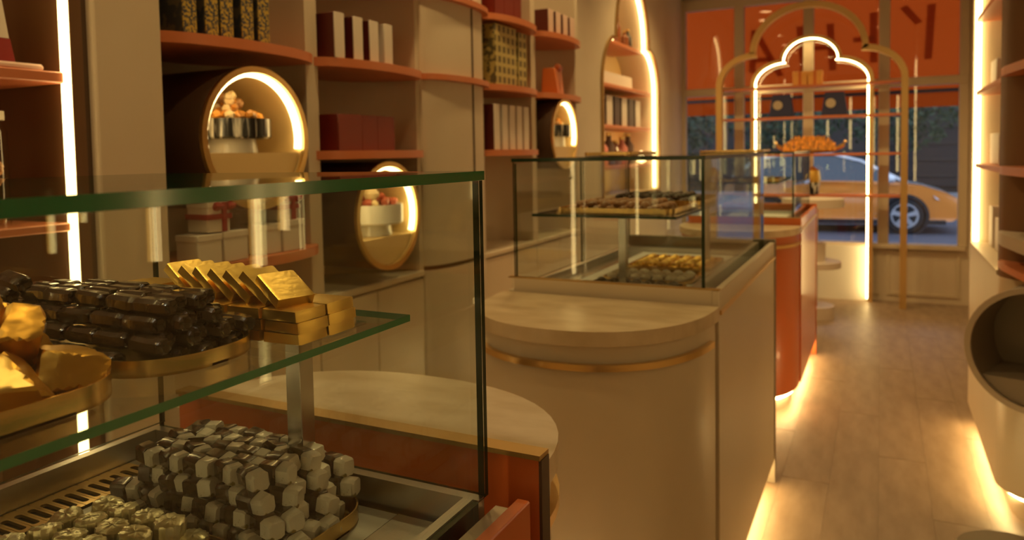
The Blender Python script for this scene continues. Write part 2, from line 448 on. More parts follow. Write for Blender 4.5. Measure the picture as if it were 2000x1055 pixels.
# ------------------------------------------------------------------ counters
def counter(y0, y1, label, panel, x1=-.39, near_round=True, far_round=False, curve_mat='cream_lacquer', curve_label=None, strip_z=.958):
    t = empty('counter', (-.71, (y0+y1)/2, 0), label=label, cat='counter'); cy_ = (y0+y1)/2; h = (y1-y0)/2
    X0, X1 = -.32, x1+.71
    G().box(X1-.02, X1, -h, h, .10, 1.018).build('front_panel', panel, t, bevel=.002)
    G().box(X0, X0+.02, -h, h, .10, .98).build('back_panel', panel, t, bevel=.002)
    G().box(X0+.02, X1-.02, -h+.02, h-.02, .80, .82).build('deck', 'dark_brown', t)
    G().box(X1, X1+.006, -h+.004, h-.03, strip_z-.006, strip_z+.006).build('brass_strip', 'brass', t)
    G().box(X0+.02, X1-.02, -h-.0, -h+.02, .1, 1.018).build('upstand', panel, t)
    G().box(X0, X1, -h, -h+.02, 1.018, 1.022).build('upstand_edge', 'brass_dark', t)
    G().box(X0+.02, X1+.004, h, h+.024, 0, 1.029).build('end_panel', 'grey_felt' if panel != 'orange_lacquer' else panel, t, bevel=.002)
    G().box(X0+.06, X1-.06, -h+.03, h-.01, 0, .10).build('plinth', 'cream_paint', t)
    G().box(X1-.052, X1-.032, -h+.02, h-.03, .075, .09).build('plinth_light', 'led_floor', t)
    return t
def round_top(y0, side, b, label, body_mat, cx_=-.71, a=.325, zt=.98, strip=True, body_label=None):
    t = tag(G().prism(halfround(cx_, a, y0, b, side), zt-.036, zt, sm=True).build('marble_top', 'travertine', bevel=0), label, 'countertop')
    u = empty('rounded_counter_end', (cx_, y0, 0), label=body_label, cat='counter')
    pts = [(p[0]-cx_, p[1]-y0) for p in halfround(cx_, a-.012, y0, b-.014, side)]
    G().prism(pts, .10, zt-.037, sm=True).build('curved_body', body_mat, u)
    pts2 = [(p[0]*.86, p[1]*.86) for p in pts]
    G().prism(pts2, 0, .10, sm=True).build('plinth', 'cream_paint', u)
    if strip:
        path = [(p[0]*1.004, p[1]*1.004, .892) for p in pts[1:-1]]
        G().sweep(path, [(-.012, -.008), (.012, -.008), (.012, .008), (-.012, .008)]).build('brass_strip', 'brass', u)
    lp = [(p[0]*.91, p[1]*.91, .082) for p in pts[1:-1]]
    G().sweep(lp, [(-.008, -.006), (.008, -.006), (.008, .006), (-.008, .006)]).build('plinth_light', 'led_floor', u)
    return t
# near counter: orange, with the refrigerated case let in
t = empty('counter', (-.71, .17, 0), label='orange lacquered counter nearest the viewer, carrying the closest glass case', cat='counter')
ep = G().box(-.32, .33, .675, .697, 0, 1.016).build('end_panel', 'orange_lacquer', t)
G().box(-.322, .333, .671, .699, 1.016, 1.0225).build('brass_edge', 'brass_dark', ep)
G().box(.330, .334, .674, .698, 0, 1.016).build('edge_band', 'dark_brown', ep)
G().prism(rrect(.30, .325, .699, .710, .004, 3), .93, .985).build('pull', 'dark_red_card', ep)
G().box(.318, .336, -.67, .635, .10, .982).build('front_panel', 'orange_lacquer', t, bevel=.002)
G().box(.286, .316, -.67, .638, .10, .966).build('pale_board', 'cream_lacquer', t, bevel=.002)
G().box(-.32, -.30, -.67, .675, .10, .95).build('back_panel', 'orange_lacquer', t)
G().box(-.32, .30, -.67, -.65, .10, .95).build('near_panel', 'orange_lacquer', t)
G().box(-.26, .27, -.64, .66, 0, .10).build('plinth', 'cream_paint', t)
G().box(.275, .295, -.64, .62, .075, .09).build('plinth_light', 'led_floor', t)
round_top(.870, 1, .33, 'half-round travertine top joined to the near orange counter', 'cream_lacquer', cx_=-.75, a=.35, body_label='curved cream end under the near half-round travertine top')
counter(2.08, 3.27, 'cream counter in the middle of the row, with brass line', 'cream_lacquer')
round_top(2.058, -1, .42, 'half-round travertine top in front of the middle glass case', 'cream_lacquer', body_label='curved cream counter end with brass line facing the viewer')
counter(4.45, 5.50, 'glossy orange counter farthest along the aisle', 'orange_lacquer')
round_top(4.428, -1, .42, 'half-round travertine top on the far orange counter', 'orange_lacquer', body_label='curved orange counter end beside the cream counter')

# ------------------------------------------------------------------ glass cases
def pane(name, parent, x0, x1, y0, y1, z0, z1, mat='glass', edge='glass_edge'):
    """slab whose two large faces are clear and whose rim faces are green"""
    d = (x1-x0, y1-y0, z1-z0); k = d.index(min(d)); g = G().box(x0, x1, y0, y1, z0, z1)
    faceaxis = [2, 2, 1, 0, 1, 0]
    g.mi = [0 if a == k else 1 for a in faceaxis]
    return g.build(name, [mat, edge], parent)
def glass_case(y0, y1, label, e_top='glass_edge', e_side='glass_edge_dark', e_shelf='glass_edge_bright', z0=.98, zt=1.381, shelf_z=1.205, full=True, grp=None, shelf_x=(-.965, -.516), sy=(.03, .035), posts=()):
    t = empty('glass_case', (-.72, (y0+y1)/2, z0), label=label, cat='display case'); yc = (y0+y1)/2
    def L(x0, x1, a, b, c, d): return (x0+.72, x1+.72, a-yc, b-yc, c-z0, d-z0)
    T = .0085
    x0, x1 = -1.014, -.43
    pane('top_pane', t, *L(x0-.004, x1+.002, y0-.002, y1+.002, zt-.011, zt), edge=e_top)
    pane('front_pane', t, *L(x1-T, x1, y0, y1-T-.0012, z0, zt-.0115), edge=e_side)
    pane('end_pane', t, *L(x0, x1, y1-T, y1, z0, zt-.0115), edge=e_side)
    pane('end_pane', t, *L(x0, x1-T-.0012, y0, y0+T, z0, zt-.0115), edge=e_side)
    pane('sliding_door', t, *L(x0+.001, x0+.007, y0+T+.002, yc+.03, z0+.012, zt-.016), edge=e_side)
    pane('sliding_door', t, *L(x0+.012, x0+.018, yc-.03, y1-T-.004, z0+.012, zt-.016), edge=e_side)
    # metal tray base
    fz = .945 if full else .962
    r = G()
    for b in ((x0-.004, x1-.001, y0, y0+.012), (x0-.004, x1-.001, y1-.024, y1-T-.001), (x0-.004, x0+.010, y0+.012, y1-.024), (x1-.022, x1-T-.0005, y0+.012, y1-.024)):
        r.box(*L(*b, fz-.02, z0+.002))
    r.build('metal_rim', 'steel_brushed', t)
    G().box(*L(x0+.01, x1-.022, y0+.012, y1-.024, fz-.02, fz-.004)).build('base_plate', 'steel', t)
    G().box(*L(x0+.085, x1-.115, y0+.1, y1-.032, fz-.004, fz)).build('display_floor', 'case_floor', t)
    G().box(*L(x1-.113, x1-.024, y0+.1, y1-.032, fz-.003, fz+.001)).build('front_ledge', 'steel_brushed', t)
    # shelf
    pane('shelf', t, *L(shelf_x[0], shelf_x[1], y0+sy[0], y1-sy[1], shelf_z-.008, shelf_z), mat='glass_clean', edge=e_shelf)
    for (px_, py_) in posts:
        G().box(*L(px_-.0125, px_+.0125, py_-.0125, py_+.0125, fz, shelf_z-.0085)).build('post', 'steel', t, bevel=.001)
        G().box(*L(px_-.10, px_+.10, py_-.012, py_+.012, shelf_z-.012, shelf_z-.0085)).build('bracket', 'steel', t)
    if full:
        vent = G(); pit = .0167; n = 22; ya = .728
        for k in range(n):
            c0 = ya-(k+1)*pit; c1 = c0+pit; xa, xb = x0+.012, x0+.083
            ym = (c0+c1)/2; xm = (xa+xb)/2+.004; hl, hwid = .0225, .0048
            ring = []
            for i in range(16):
                a = 2*pi*(i+.5)/16; ring.append((xm+math.copysign(hl-hwid, cos(a))+hwid*cos(a), ym+hwid*sin(a)))
            outer = []
            for (u, v_) in ring:
                du, dv = u-xm, v_-ym
                tt = min(((xb-xm) if du > 0 else (xm-xa))/abs(du), (pit/2)/abs(dv)) if abs(dv) > 1e-9 else (xb-xm)/abs(du)
                outer.append((xm+du*tt, ym+dv*tt))
            z = fz+.0035
            vs = [(a, b, z) for a, b in ring]+[(a, b, z) for a, b in outer]+[(a, b, z-.004) for a, b in ring]+[(xa, c0, z), (xb, c0, z), (xb, c1, z), (xa, c1, z)]
            vs = [(p[0]+.72, p[1]-yc, p[2]-z0) for p in vs]
            fs = [(i, (i+1) % 16, 16+(i+1) % 16, 16+i) for i in range(16)]+[(i, 32+i, 32+(i+1) % 16, (i+1) % 16) for i in range(16)]
            corners = {48: 10, 49: 14, 50: 2, 51: 6}
            # corner fillers: between the outer points nearest each corner
            for cidx, guess in ((48, None), (49, None), (50, None), (51, None)):
                cp = vs[cidx]; best = sorted(range(16), key=lambda i: (vs[16+i][0]-cp[0])**2+(vs[16+i][1]-cp[1])**2)[:2]
                best.sort()
                if best == [0, 15]: best = [15, 0]
                fs.append((16+best[0], cidx, 16+best[1]))
            vent.add(vs, fs)
        vent.build('vent_grille', 'brass', t)
        G().box(*L(x0+.012, x0+.083, ya-n*pit, ya, fz-.0035, fz-.002)).build('vent_well', 'black', t)
        G().box(*L(x0+.012, x0+.083, ya, y1-.026, fz-.0035, fz+.0035)).build('vent_end_plate', 'steel_brushed', t)
    return t
glass_case(-.36, .802, 'glass display case nearest the viewer, green-edged, filled with wrapped chocolates', posts=((-.668, .735), (-.668, -.1)))
glass_case(2.092, 3.255, 'middle glass display case on the cream counter', zt=1.388, e_top='glass_edge_dark', e_shelf='glass_edge_dark', full=False, shelf_z=1.215, posts=((-.735, 2.32), (-.60, 2.95)))
glass_case(4.46, 5.48, 'far glass display case on the orange counter', zt=1.388, e_top='glass_edge_dark', e_shelf='glass_edge_dark', full=False, shelf_z=1.215, posts=((-.70, 4.75), (-.70, 5.2)))

# ------------------------------------------------------------------ trays and sweets in the near case
def tray(x0, x1, y0, y1, z, label, r=.05, h=.016, mat='tray_gold', floor_mat='tray_gold'):
    cx_, cy_ = (x0+x1)/2, (y0+y1)/2
    t = empty('tray', (cx_, cy_, z), label=label, cat='tray')
    pts = rrect(x0-cx_, x1-cx_, y0-cy_, y1-cy_, r, 8)
    G().prism(pts, 0, .0025, sm=True).build('tray_floor', floor_mat, t)
    n = len(pts); g = G(); q = [(p[0]*(1-.0018/max(.02, abs(x1-cx_))), p[1]*(1-.0018/max(.02, abs(y1-cy_)))) for p in pts]
    vs = [(p[0], p[1], .0) for p in pts]+[(p[0], p[1], h) for p in pts]+[(p[0], p[1], h) for p in q]+[(p[0], p[1], .0026) for p in q]
    fs = []
    for k in range(3):
        for i in range(n):
            j = (i+1) % n; fs.append((k*n+i, k*n+j, (k+1)*n+j, (k+1)*n+i))
    g.add(vs, fs, 0, True); me = g.build('tray_rim', mat, t)
    return t
SZ = 1.2055
tray(-.93, -.552, .235, .418, SZ, 'gold tray of large faceted gold bonbons, nearest the viewer on the shelf', r=.06, h=.019)
tray(-.93, -.562, .430, .590, SZ, 'gold tray of dark wrapped chocolate sticks in the middle of the glass shelf', r=.07)
tray(-.93, -.538, .598, .728, SZ, 'gold tray of flat gold bars at the far end of the glass shelf', r=.06, h=.015)
BZ = .9455
tray(-.905, -.572, .600, .762, BZ, 'gold-rimmed tray of white and dark nougats on the case floor', r=.055, h=.02)
tray(-.868, -.672, .36, .597, BZ, 'gold-rimmed tray of pale gold foil cups at the bottom of the case', r=.03, h=.012)

def jitter_mesh(o, amt, seed):
    r = random.Random(seed)
    for v in o.data.vertices: v.co += Vector((r.uniform(-1, 1), r.uniform(-1, 1), r.uniform(-1, 1)))*amt
def stick_proto(k):
    r = random.Random(k); L, W, H = .0415, .0166, .0152; ch = .0036
    sect = [(-W/2+ch, 0), (W/2-ch, 0), (W/2, ch), (W/2, H-ch), (W/2-ch, H), (-W/2+ch, H), (-W/2, H-ch), (-W/2, ch)]
    xs = [-L/2, -L/2+.004, -L*.15, L*.15, L/2-.004, L/2]; vs = []
    for i, x_ in enumerate(xs):
        sc_ = .86 if i in (0, 5) else 1.0
        for (a, b) in sect:
            vs.append((x_+r.uniform(-.0006, .0006), a*sc_+r.uniform(-.0006, .0006), H/2+(b-H/2)*sc_+r.uniform(-.0005, .0005)))
    n = 8; fs = []
    for i in range(5):
        for j in range(n): fs.append((i*n+j, i*n+(j+1) % n, (i+1)*n+(j+1) % n, (i+1)*n+j))
    # crumpled end folds: alternating spokes
    for side, base in ((-1, 0), (1, 40)):
        c = len(vs); vs.append((side*(L/2-.003), 0, H/2))
        mids = []
        for j in range(n):
            a = vs[base+j]; b = vs[base+(j+1) % n]
            mids.append(len(vs)); vs.append(((a[0]+b[0])/2+side*(.0016 if j % 2 else -.0012), (a[1]+b[1])/2*.75, H/2+((a[2]+b[2])/2-H/2)*.75))
        for j in range(n):
            fs.append((base+j, base+(j+1) % n, mids[j])); fs.append((base+(j+1) % n, mids[(j+1) % n], mids[j])); fs.append((mids[j], mids[(j+1) % n], c))
    return G().add(vs, fs, 0, False)
sprot = [stick_proto(k).build('chocolate_stick', 'wrapped_choc') for k in range(4)]
sused = [False]*4
def place(proto, used, k, loc, rot, label, cat, group):
    if not used[k]: o = proto[k]; used[k] = True
    else: o = dup(proto[k])
    o.location = loc; o.rotation_euler = rot; tag(o, label, cat, group); return o
LAY = ['bottom layer', 'second layer', 'third layer', 'top layer']
pit_y, pit_x, pit_z = .0176, .0470, .0156
rows_at = [8, 7, 5, 4]; cols_at = [7, 6, 6, 5]
for l in range(4):
    for rr in range(rows_at[l]):
        for c in range(cols_at[l]):
            nr, nc = (rows_at[l+1], cols_at[l+1]) if l < 3 else (0, 0)
            exposed = rr == 0 or c == 0 or (l == 3) or rr >= nr or c >= nc
            if not exposed: continue
            y = .451+l*.010+rr*pit_y; x_ = -.605-l*.006-c*pit_x + (.012 if (rr+l) % 2 else 0)
            if c == cols_at[l]-1 and rr > rows_at[l]-2: continue
            if l == 0 and (c == 0 and (rr < 2 or rr == 7)): continue
            place(sprot, sused, rnd.randrange(4), (x_+rnd.uniform(-.003, .003), y+rnd.uniform(-.0012, .0012), SZ+.0028+l*pit_z),
                  (rnd.uniform(-.07, .07), rnd.uniform(-.03, .03), rnd.uniform(-.07, .07)+(pi if rnd.random() < .5 else 0)),
                  f'dark wrapped chocolate stick in {LAY[l]}, {ORD[rr]} row back, {ORD[c]} from the aisle end', 'chocolate', 'dark wrapped chocolate sticks')
# leaning pair at the left end of the pile
for k, (x_, y, z, rx, ry, rz) in enumerate(((-.845, .47, SZ+.05, .3, .12, .12), (-.885, .485, SZ+.034, .1, -.1, .2), (-.80, .462, SZ+.066, .35, .1, -.1))):
    place(sprot, sused, k, (x_, y, z), (rx, ry, rz), ['dark wrapped stick tipped askew at the far left of the pile', 'dark wrapped stick sunk lowest at the left end of the pile', 'dark wrapped stick lying askew on the pile above the price tag'][k], 'chocolate', 'dark wrapped chocolate sticks')
tagc = tag(G().box(-.016, .016, -.0008, .0008, 0, .011).build('price_tag', 'white_card', bevel=.0003), 'small white price tag tucked among the dark chocolate sticks', 'tag')
tagc.location = (-.735, .437, SZ+.03); tagc.rotation_euler = (-.2, .05, .1)

def bar_proto(k):
    r = random.Random(50+k); W, L, H = .0485, .0455, .0116; i_ = .0018
    # x: width, y: length (folded ends at +-y)
    vs = []
    for y_, s_ in ((-L/2, .97), (-L/2+.003, 1), (L/2-.003, 1), (L/2, .97)):
        for (a, b) in ((-W/2, 0), (W/2, 0), (W/2-.001, H), (-W/2+.001, H)):
            vs.append((a*s_, y_, H/2+(b-H/2)*(.9 if s_ < 1 else 1)))
    fs = []
    for i in range(3):
        for j in range(4): fs.append((i*4+j, i*4+(j+1) % 4, (i+1)*4+(j+1) % 4, (i+1)*4+j))
    for base, sgn in ((0, 1), (12, -1)):
        # envelope fold: V from the top corners to the middle of the lower edge
        c = len(vs); vs.append((r.uniform(-.002, .002), vs[base][1]+sgn*.0022, H*.32))
        m = len(vs); vs.append((0, vs[base][1], .0004))
        fs += [(base+3, base+2, c), (base+0, base+3, c), (base+2, base+1, c), (base+1, m, c), (m, base+0, c)]
    return G().add(vs, fs)
bprot = [bar_proto(k).build('gold_bar', 'gold_foil') for k in range(3)]
bused = [False]*3
bz0 = SZ+.0085
for l in range(3):
    for rr in range(2):
        for c in range(7):
            if l < 2 and not (rr == 0 or c == 0): continue
            y = .6035+rr*.0475; x_ = -.553-c*.0502
            place(bprot, bused, rnd.randrange(3), (x_+rnd.uniform(-.0015, .0015)+(.003 if l == 1 else 0), y, bz0-.0055+l*.0118),
                  (0, rnd.uniform(-.012, .012), rnd.uniform(-.035, .035)),
                  f"flat gold foil bar in {['bottom', 'middle', 'top flat'][l]} layer, {['near', 'far'][rr]} row, {ORD[c]} from the aisle end", 'chocolate', 'flat gold foil chocolate bars')
zt_ = bz0-.0055+3*.0118
for k in range(7):
    xr = -.560-.0262*k
    o = place(bprot, bused, k % 3, (xr-.017, .614+.002*k, zt_+.0128 if k else zt_+.0105), (rnd.uniform(-.02, .02), radians(36) if k else radians(30), rnd.uniform(-.06, .06)-(.25 if k == 0 else .05)),
              f"gold foil bar leaning in the tilted top row, {ORD[k]} from the aisle end", 'chocolate', 'flat gold foil chocolate bars')
place(bprot, bused, 1, (-.778, .612, zt_+.0003), (0, .02, .1), 'gold foil bar lying flat left of the tilted row', 'chocolate', 'flat gold foil chocolate bars')

# faceted gold bonbons
def bonbon_proto(k):
    bm = bmesh.new(); bmesh.ops.create_icosphere(bm, subdivisions=4, radius=1)
    r = random.Random(100+k)
    dirs = [Vector((r.uniform(-1, 1), r.uniform(-1, 1), r.uniform(-.7, 1))).normalized() for _ in range(12)]
    dist = [r.uniform(.58, .80) for _ in dirs]
    for v in bm.verts:
        co = v.co.normalized(); s_ = 1.15
        for d, q in zip(dirs, dist):
            dd = co.dot(d)
            if dd > .05: s_ = min(s_, q/dd)
        v.co = co*s_
        q = mnoise.noise(co*1.7+Vector((k*7.1, 0, 0))); q2 = abs(mnoise.noise(co*2.6+Vector((0, k*5.3, 0))))
        v.co *= 1+.03*q-.035*q2
        v.co.z *= .80
    for v in bm.verts: v.co *= .034
    for f in bm.faces: f.smooth = True
    me = bpy.data.meshes.new('gold_bonbon'); bm.to_mesh(me); bm.free(); me.materials.append(M['gold_foil_bonbon']); me.set_sharp_from_angle(angle=radians(17))
    o = bpy.data.objects.new('gold_bonbon', me); C.objects.link(o); return o
gprot = [bonbon_proto(k) for k in range(4)]; gused = [False]*4
def bonbon_positions():
    P = []
    for l, (nx, ny) in enumerate(((7, 3), (6, 2), (4, 1))):
        for i in range(nx):
            for j in range(ny):
                P.append((l, i, j, -.604-l*.022-i*.050+(.012 if j % 2 else 0), .380-l*.024-j*.050, SZ+.021+l*.030))
    return P
for (l, i, j, x_, y, z) in bonbon_positions():
    place(gprot, gused, rnd.randrange(4), (x_, y, z), (rnd.uniform(-.4, .4), rnd.uniform(-.4, .4), rnd.uniform(0, 6)),
          f"faceted gold bonbon, {['bottom', 'middle', 'top'][l]} layer, {ORD[i]} from aisle, {['beside the dark sticks', 'middle row', 'near side'][j]}", 'chocolate', 'faceted gold foil bonbons')

# nougats: chocolate-dipped body with pale end
def nougat_proto(k):
    r = random.Random(200+k); W, H, L = .0222, .0225, .0435
    def sect(x_, s_=1.0):
        ch = .0036; pts = [(-W/2+ch, 0), (W/2-ch, 0), (W/2, ch), (W/2, H-ch), (W/2-ch, H), (-W/2+ch, H), (-W/2, H-ch), (-W/2, ch)]
        return [(x_, a*s_+r.uniform(-.0009, .0009), H/2+(b-H/2)*s_+r.uniform(-.0009, .0009)) for a, b in pts]
    def seg(xs, ss):
        vs = []; fs = []
        for x_, s_ in zip(xs, ss): vs += sect(x_, s_)
        for i in range(len(xs)-1):
            for j in range(8): fs.append((i*8+j, i*8+(j+1) % 8, (i+1)*8+(j+1) % 8, (i+1)*8+j))
        fs += [tuple(range(8))[::-1], tuple(range(len(xs)*8-8, len(xs)*8))]
        return G().add(vs, fs)
    d = seg([-L/2, -L/2+.003, .001, .0035], [.85, 1.03, 1.03, .99]).build('nougat', 'choc')
    seg([.0036, .006, L/2-.003, L/2], [.96, .985, .98, .84]).build('nougat_end', 'nougat', d)
    # crinkled film tail at the dark end
    return d
nprot = [nougat_proto(k) for k in range(4)]; nused = [False]*4
NR = [6, 6, 6, 5]; NC = [7, 6, 5, 5]
for l in range(4):
    for rr in range(NR[l]):
        for c in range(NC[l]):
            nr, nc = (NR[l+1], NC[l+1]) if l < 3 else (0, 0)
            if not (rr == 0 or c == 0 or l == 3 or rr >= nr or c >= nc or c == NC[l]-1): continue
            x_ = -.612-l*.016-c*.0455+(.014 if rr % 2 else 0); y = .617+l*.009+rr*.0238
            if l == 0 and c == 0 and rr in (0, 5): continue
            if l == 0 and c == 6 and rr in (0, 1, 4, 5): continue
            place(nprot, nused, rnd.randrange(4), (x_+rnd.uniform(-.004, .004), y+rnd.uniform(-.002, .002), BZ+.003+l*.0203),
                  (rnd.uniform(-.22, .22), rnd.uniform(-.12, .12), rnd.uniform(-.34, .34)),
                  f'chocolate-dipped nougat with pale end, {LAY[l]}, {ORD[rr]} row back, {ORD[c]} from the aisle', 'nougat', 'white and dark nougats')
# fluted foil cups
def cup_proto(k):
    r = random.Random(300+k)
    o = G().lathe([(.0001, 0), (.0135, 0), (.0145, .003), (.0165, .014), (.0172, .0235), (.0165, .0265), (.0135, .0278), (.007, .0282), (.0001, .0278)], 28, flute=.045, sm=False).build('foil_cup', 'pale_foil')
    for v in o.data.vertices:
        v.co.z += r.uniform(-.0011, .0011)*(v.co.z > .018)
    return o
cprot = [cup_proto(k) for k in range(3)]; cused = [False]*3
n = 0
for l, (rows, cols) in enumerate(((5, 5), (5, 4))):
    for rr in range(rows):
        for c in range(cols):
            x_ = -.695-c*.0365-l*.018-(.012 if rr % 2 else 0); y = .577-rr*.0355-l*.014
            if x_ < -.857: continue
            if l == 0 and 0 < rr < 4 and 0 < c < 3: continue
            place(cprot, cused, rnd.randrange(3), (x_+rnd.uniform(-.002, .002), y+rnd.uniform(-.002, .002), BZ+.003+l*.0203), (rnd.uniform(-.2, .2), rnd.uniform(-.2, .2), rnd.uniform(0, 6)),
                  f"pale gold foil cup, {['lower', 'upper'][l]} layer, {ORD[rr]} row from nougats, {ORD[c]} from aisle", 'chocolate', 'pale gold foil cups')

# ------------------------------------------------------------------ sweets in the middle and far cases
def shell_proto(mat):
    o = G().lathe([(0, 0), (.014, 0), (.0185, .006), (.016, .013), (.009, .018), (0, .0195)], 10, flute=.08, sm=False).build('chocolate_shell', mat)
    return o
def row_fill(proto_name, mat, x0, x1, y0, y1, z, dx, dy, label, group, layers=1, tilt=0.0):
    pr = shell_proto(mat); first = True
    nx = int((x1-x0)/dx); ny = int((y1-y0)/dy)
    for l in range(layers):
        for i in range(nx-l):
            for j in range(ny-l):
                o = pr if first else dup(pr); first = False
                o.location = (x0+dx*(i+.5+.5*l)+rnd.uniform(-.003, .003), y0+dy*(j+.5+.5*l)+rnd.uniform(-.003, .003), z+l*.013)
                o.rotation_euler = (rnd.uniform(-.2, .2)+tilt, rnd.uniform(-.2, .2), rnd.uniform(0, 6)); o.name = proto_name
                tag(o, f'{label}, {ORD[j]} row back' + (', upper layer' if l else ''), 'chocolate', group)
CZ2 = 1.2155
tray(-.90, -.535, 2.16, 2.52, CZ2, 'gold tray of brown milk chocolates in the middle glass case', r=.03, h=.018, mat='tray_gold')
row_fill('milk_chocolate', 'choc_brown', -.885, -.55, 2.18, 2.50, CZ2+.003, .042, .040, 'brown milk chocolate on the front tray, middle case', 'milk chocolates in the middle case', 2, .4)
tray(-.90, -.535, 2.56, 2.95, CZ2, 'gold tray of dark chocolates behind the milk chocolates', r=.03, h=.018)
row_fill('dark_chocolate', 'choc_dark', -.885, -.55, 2.58, 2.93, CZ2+.003, .042, .044, 'dark chocolate on the rear tray, middle case', 'dark chocolates in the middle case', 2)
FZ2 = .9625
tray(-.86, -.55, 2.20, 2.42, FZ2, 'low tray of dark and white bites on the middle case floor', r=.03, h=.010, mat='tray_gold')
row_fill('dark_bite', 'choc_dark', -.85, -.56, 2.30, 2.41, FZ2+.003, .040, .036, 'small dark bite on the floor tray of the middle case', 'dark bites on the middle case floor', 1)
row_fill('pale_bite', 'choc_white', -.85, -.56, 2.21, 2.30, FZ2+.003, .040, .042, 'small pale bite in front of the dark bites, middle case', 'pale bites in front of the dark ones', 1)
tray(-.86, -.55, 2.46, 2.68, FZ2, 'low tray of white chocolates on the middle case floor', r=.03, h=.010)
row_fill('white_chocolate', 'choc_white', -.85, -.56, 2.47, 2.67, FZ2+.003, .040, .040, 'white chocolate on the second floor tray of the middle case', 'white chocolates on the middle case floor', 1)
tray(-.86, -.55, 2.74, 3.06, FZ2, 'shallow gold tray of green-gold sweets at the back of the middle case floor', r=.03, h=.012)
row_fill('gold_sweet', 'gold_foil', -.85, -.56, 2.76, 3.05, FZ2+.003, .046, .046, 'gold foil sweet at the back of the middle case floor', 'gold sweets on the middle case floor', 1)
tray(-.90, -.53, 4.62, 5.0, CZ2, 'gold tray of dark chocolates in the far glass case', r=.03, h=.016)
row_fill('dark_truffle', 'choc_dark', -.89, -.54, 4.64, 4.98, CZ2+.003, .044, .046, 'dark truffle on the shelf tray of the far case', 'dark truffles in the far case', 1)
tray(-.86, -.53, 4.62, 5.0, FZ2, 'low tray of dark pralines on the far case floor', r=.03, h=.012)
row_fill('praline', 'choc_dark', -.85, -.54, 4.64, 4.98, FZ2+.003, .05, .05, 'dark praline on the floor tray of the far case', 'dark pralines in the far case', 1)
tray(-.98, -.80, 2.62, 2.98, 1.389, 'gold tray standing empty on top of the middle glass case', r=.02, h=.014)
tray(-.98, -.62, 4.6, 5.0, 1.389, 'gold tray on top of the far glass case', r=.03, h=.014)

# ------------------------------------------------------------------ wall shelves
def scallop_shelf(bay, z, label, th=.03, bulge=.11, trunc=None):
    yc, h = BAYS[bay]; hw = h-.004
    front = [(XLF-.012+bulge*sqrt(max(0, 1-(k/14)**2)) if abs(k) < 14 else XLF-.012, yc+hw*k/14) for k in range(-14, 15)]
    back = [(bay_x(yc, h-.03, yc+(h-.04)*k/14)+.006, yc+(h-.04)*k/14) for k in range(14, -15, -1)]
    o = G().prism(front+back, z-th, z, sm=False).build('wall_shelf', 'terracotta')
    return tag(o, label, 'shelf', 'scalloped terracotta wall shelves')
Z1, Z2, Z3, Z4 = 1.11, 1.425, 1.745, 2.085
scallop_shelf('a', Z3, 'wide scalloped terracotta shelf above the largest lit drum, holding patterned boxes')
scallop_shelf('a', Z1, 'terracotta shelf with white gift boxes, seen through the near case')
scallop_shelf('b', Z3, 'scalloped terracotta shelf holding four white-spined boxes')
scallop_shelf('b', Z2, 'scalloped terracotta shelf holding plain red boxes')
scallop_shelf('b', Z4, 'uppermost terracotta shelf at the top edge, left of the pilaster')
scallop_shelf('c', Z4, 'high terracotta shelf holding tall red boxes')
scallop_shelf('c', Z3, 'terracotta shelf holding olive patterned boxes')
scallop_shelf('c', Z2, 'low terracotta shelf holding a row of pale boxes')
scallop_shelf('d', Z4, 'high terracotta shelf holding four pinkish boxes')
scallop_shelf('d', Z3, 'terracotta shelf holding the orange gift bag, above the smallest drum')
for z, txt in ((Z3, 'lower terracotta band around the cream pilaster'), (Z4, 'upper terracotta band around the cream pilaster')):
    path = [(p[0]+.012, p[1], z-.013) for p in bulge[1:-1]]
    tag(G().sweep(path, [(-.018, -.012), (.020, -.012), (.020, .012), (-.018, .012)]).build('wall_shelf', 'terracotta'), txt, 'shelf', 'scalloped terracotta wall shelves')

def carton(name, x0, x1, y0, y1, z0, h, side, spine, label, group, cat='box', rz=0, lid=False):
    """upright box: spine (+x face) part and cover"""
    cx_, cy_ = (x0+x1)/2, (y0+y1)/2; a, b = (x1-x0)/2, (y1-y0)/2
    t = empty(name, (cx_, cy_, z0), rz, label, cat, group)
    G().box(-a, a-.004, -b, b, 0, h).build('cover', side, t, bevel=.002)
    G().box(a-.0039, a, -b-.001, b+.001, 0, h+.0005).build('spine', spine, t, bevel=.001)
    if lid: G().box(-a-.002, a+.002, -b-.002, b+.002, h*.72, h+.002).build('lid', side, t, bevel=.002)
    return t
# bay a, patterned boxes
for k, yy in enumerate((1.452, 1.528, 1.583, 1.662, 1.728)):
    carton('patterned_box', -1.90, -1.665, yy-.022, yy+.022, Z3+.0005, .33, 'blue_cover', 'yellow_pattern',
           f'tall gold-patterned box on the wide shelf, {ORD[k]} from the left', 'gold-patterned tall boxes', cat='box')
# bay b
for k, yy in enumerate((2.085, 2.19, 2.285, 2.375)):
    carton('white_box', -1.82, -1.665, yy-.026, yy+.026, Z3+.0005, .155, 'dark_red_card' if k < 3 else 'white_card', 'white_card',
           f'white-spined box on the shelf over the red boxes, {ORD[k]} from the left', 'white-spined boxes')
for k, (ya, yb_) in enumerate(((2.075, 2.205), (2.208, 2.30), (2.303, 2.41))):
    carton('red_box', -1.84, -1.672, ya, yb_, Z2+.0005, .128, 'red_card', 'red_card',
           f"plain dark red box on the shelf over the drum with pale bowl, {['leftmost', 'middle', 'rightmost'][k]}", 'plain red boxes')
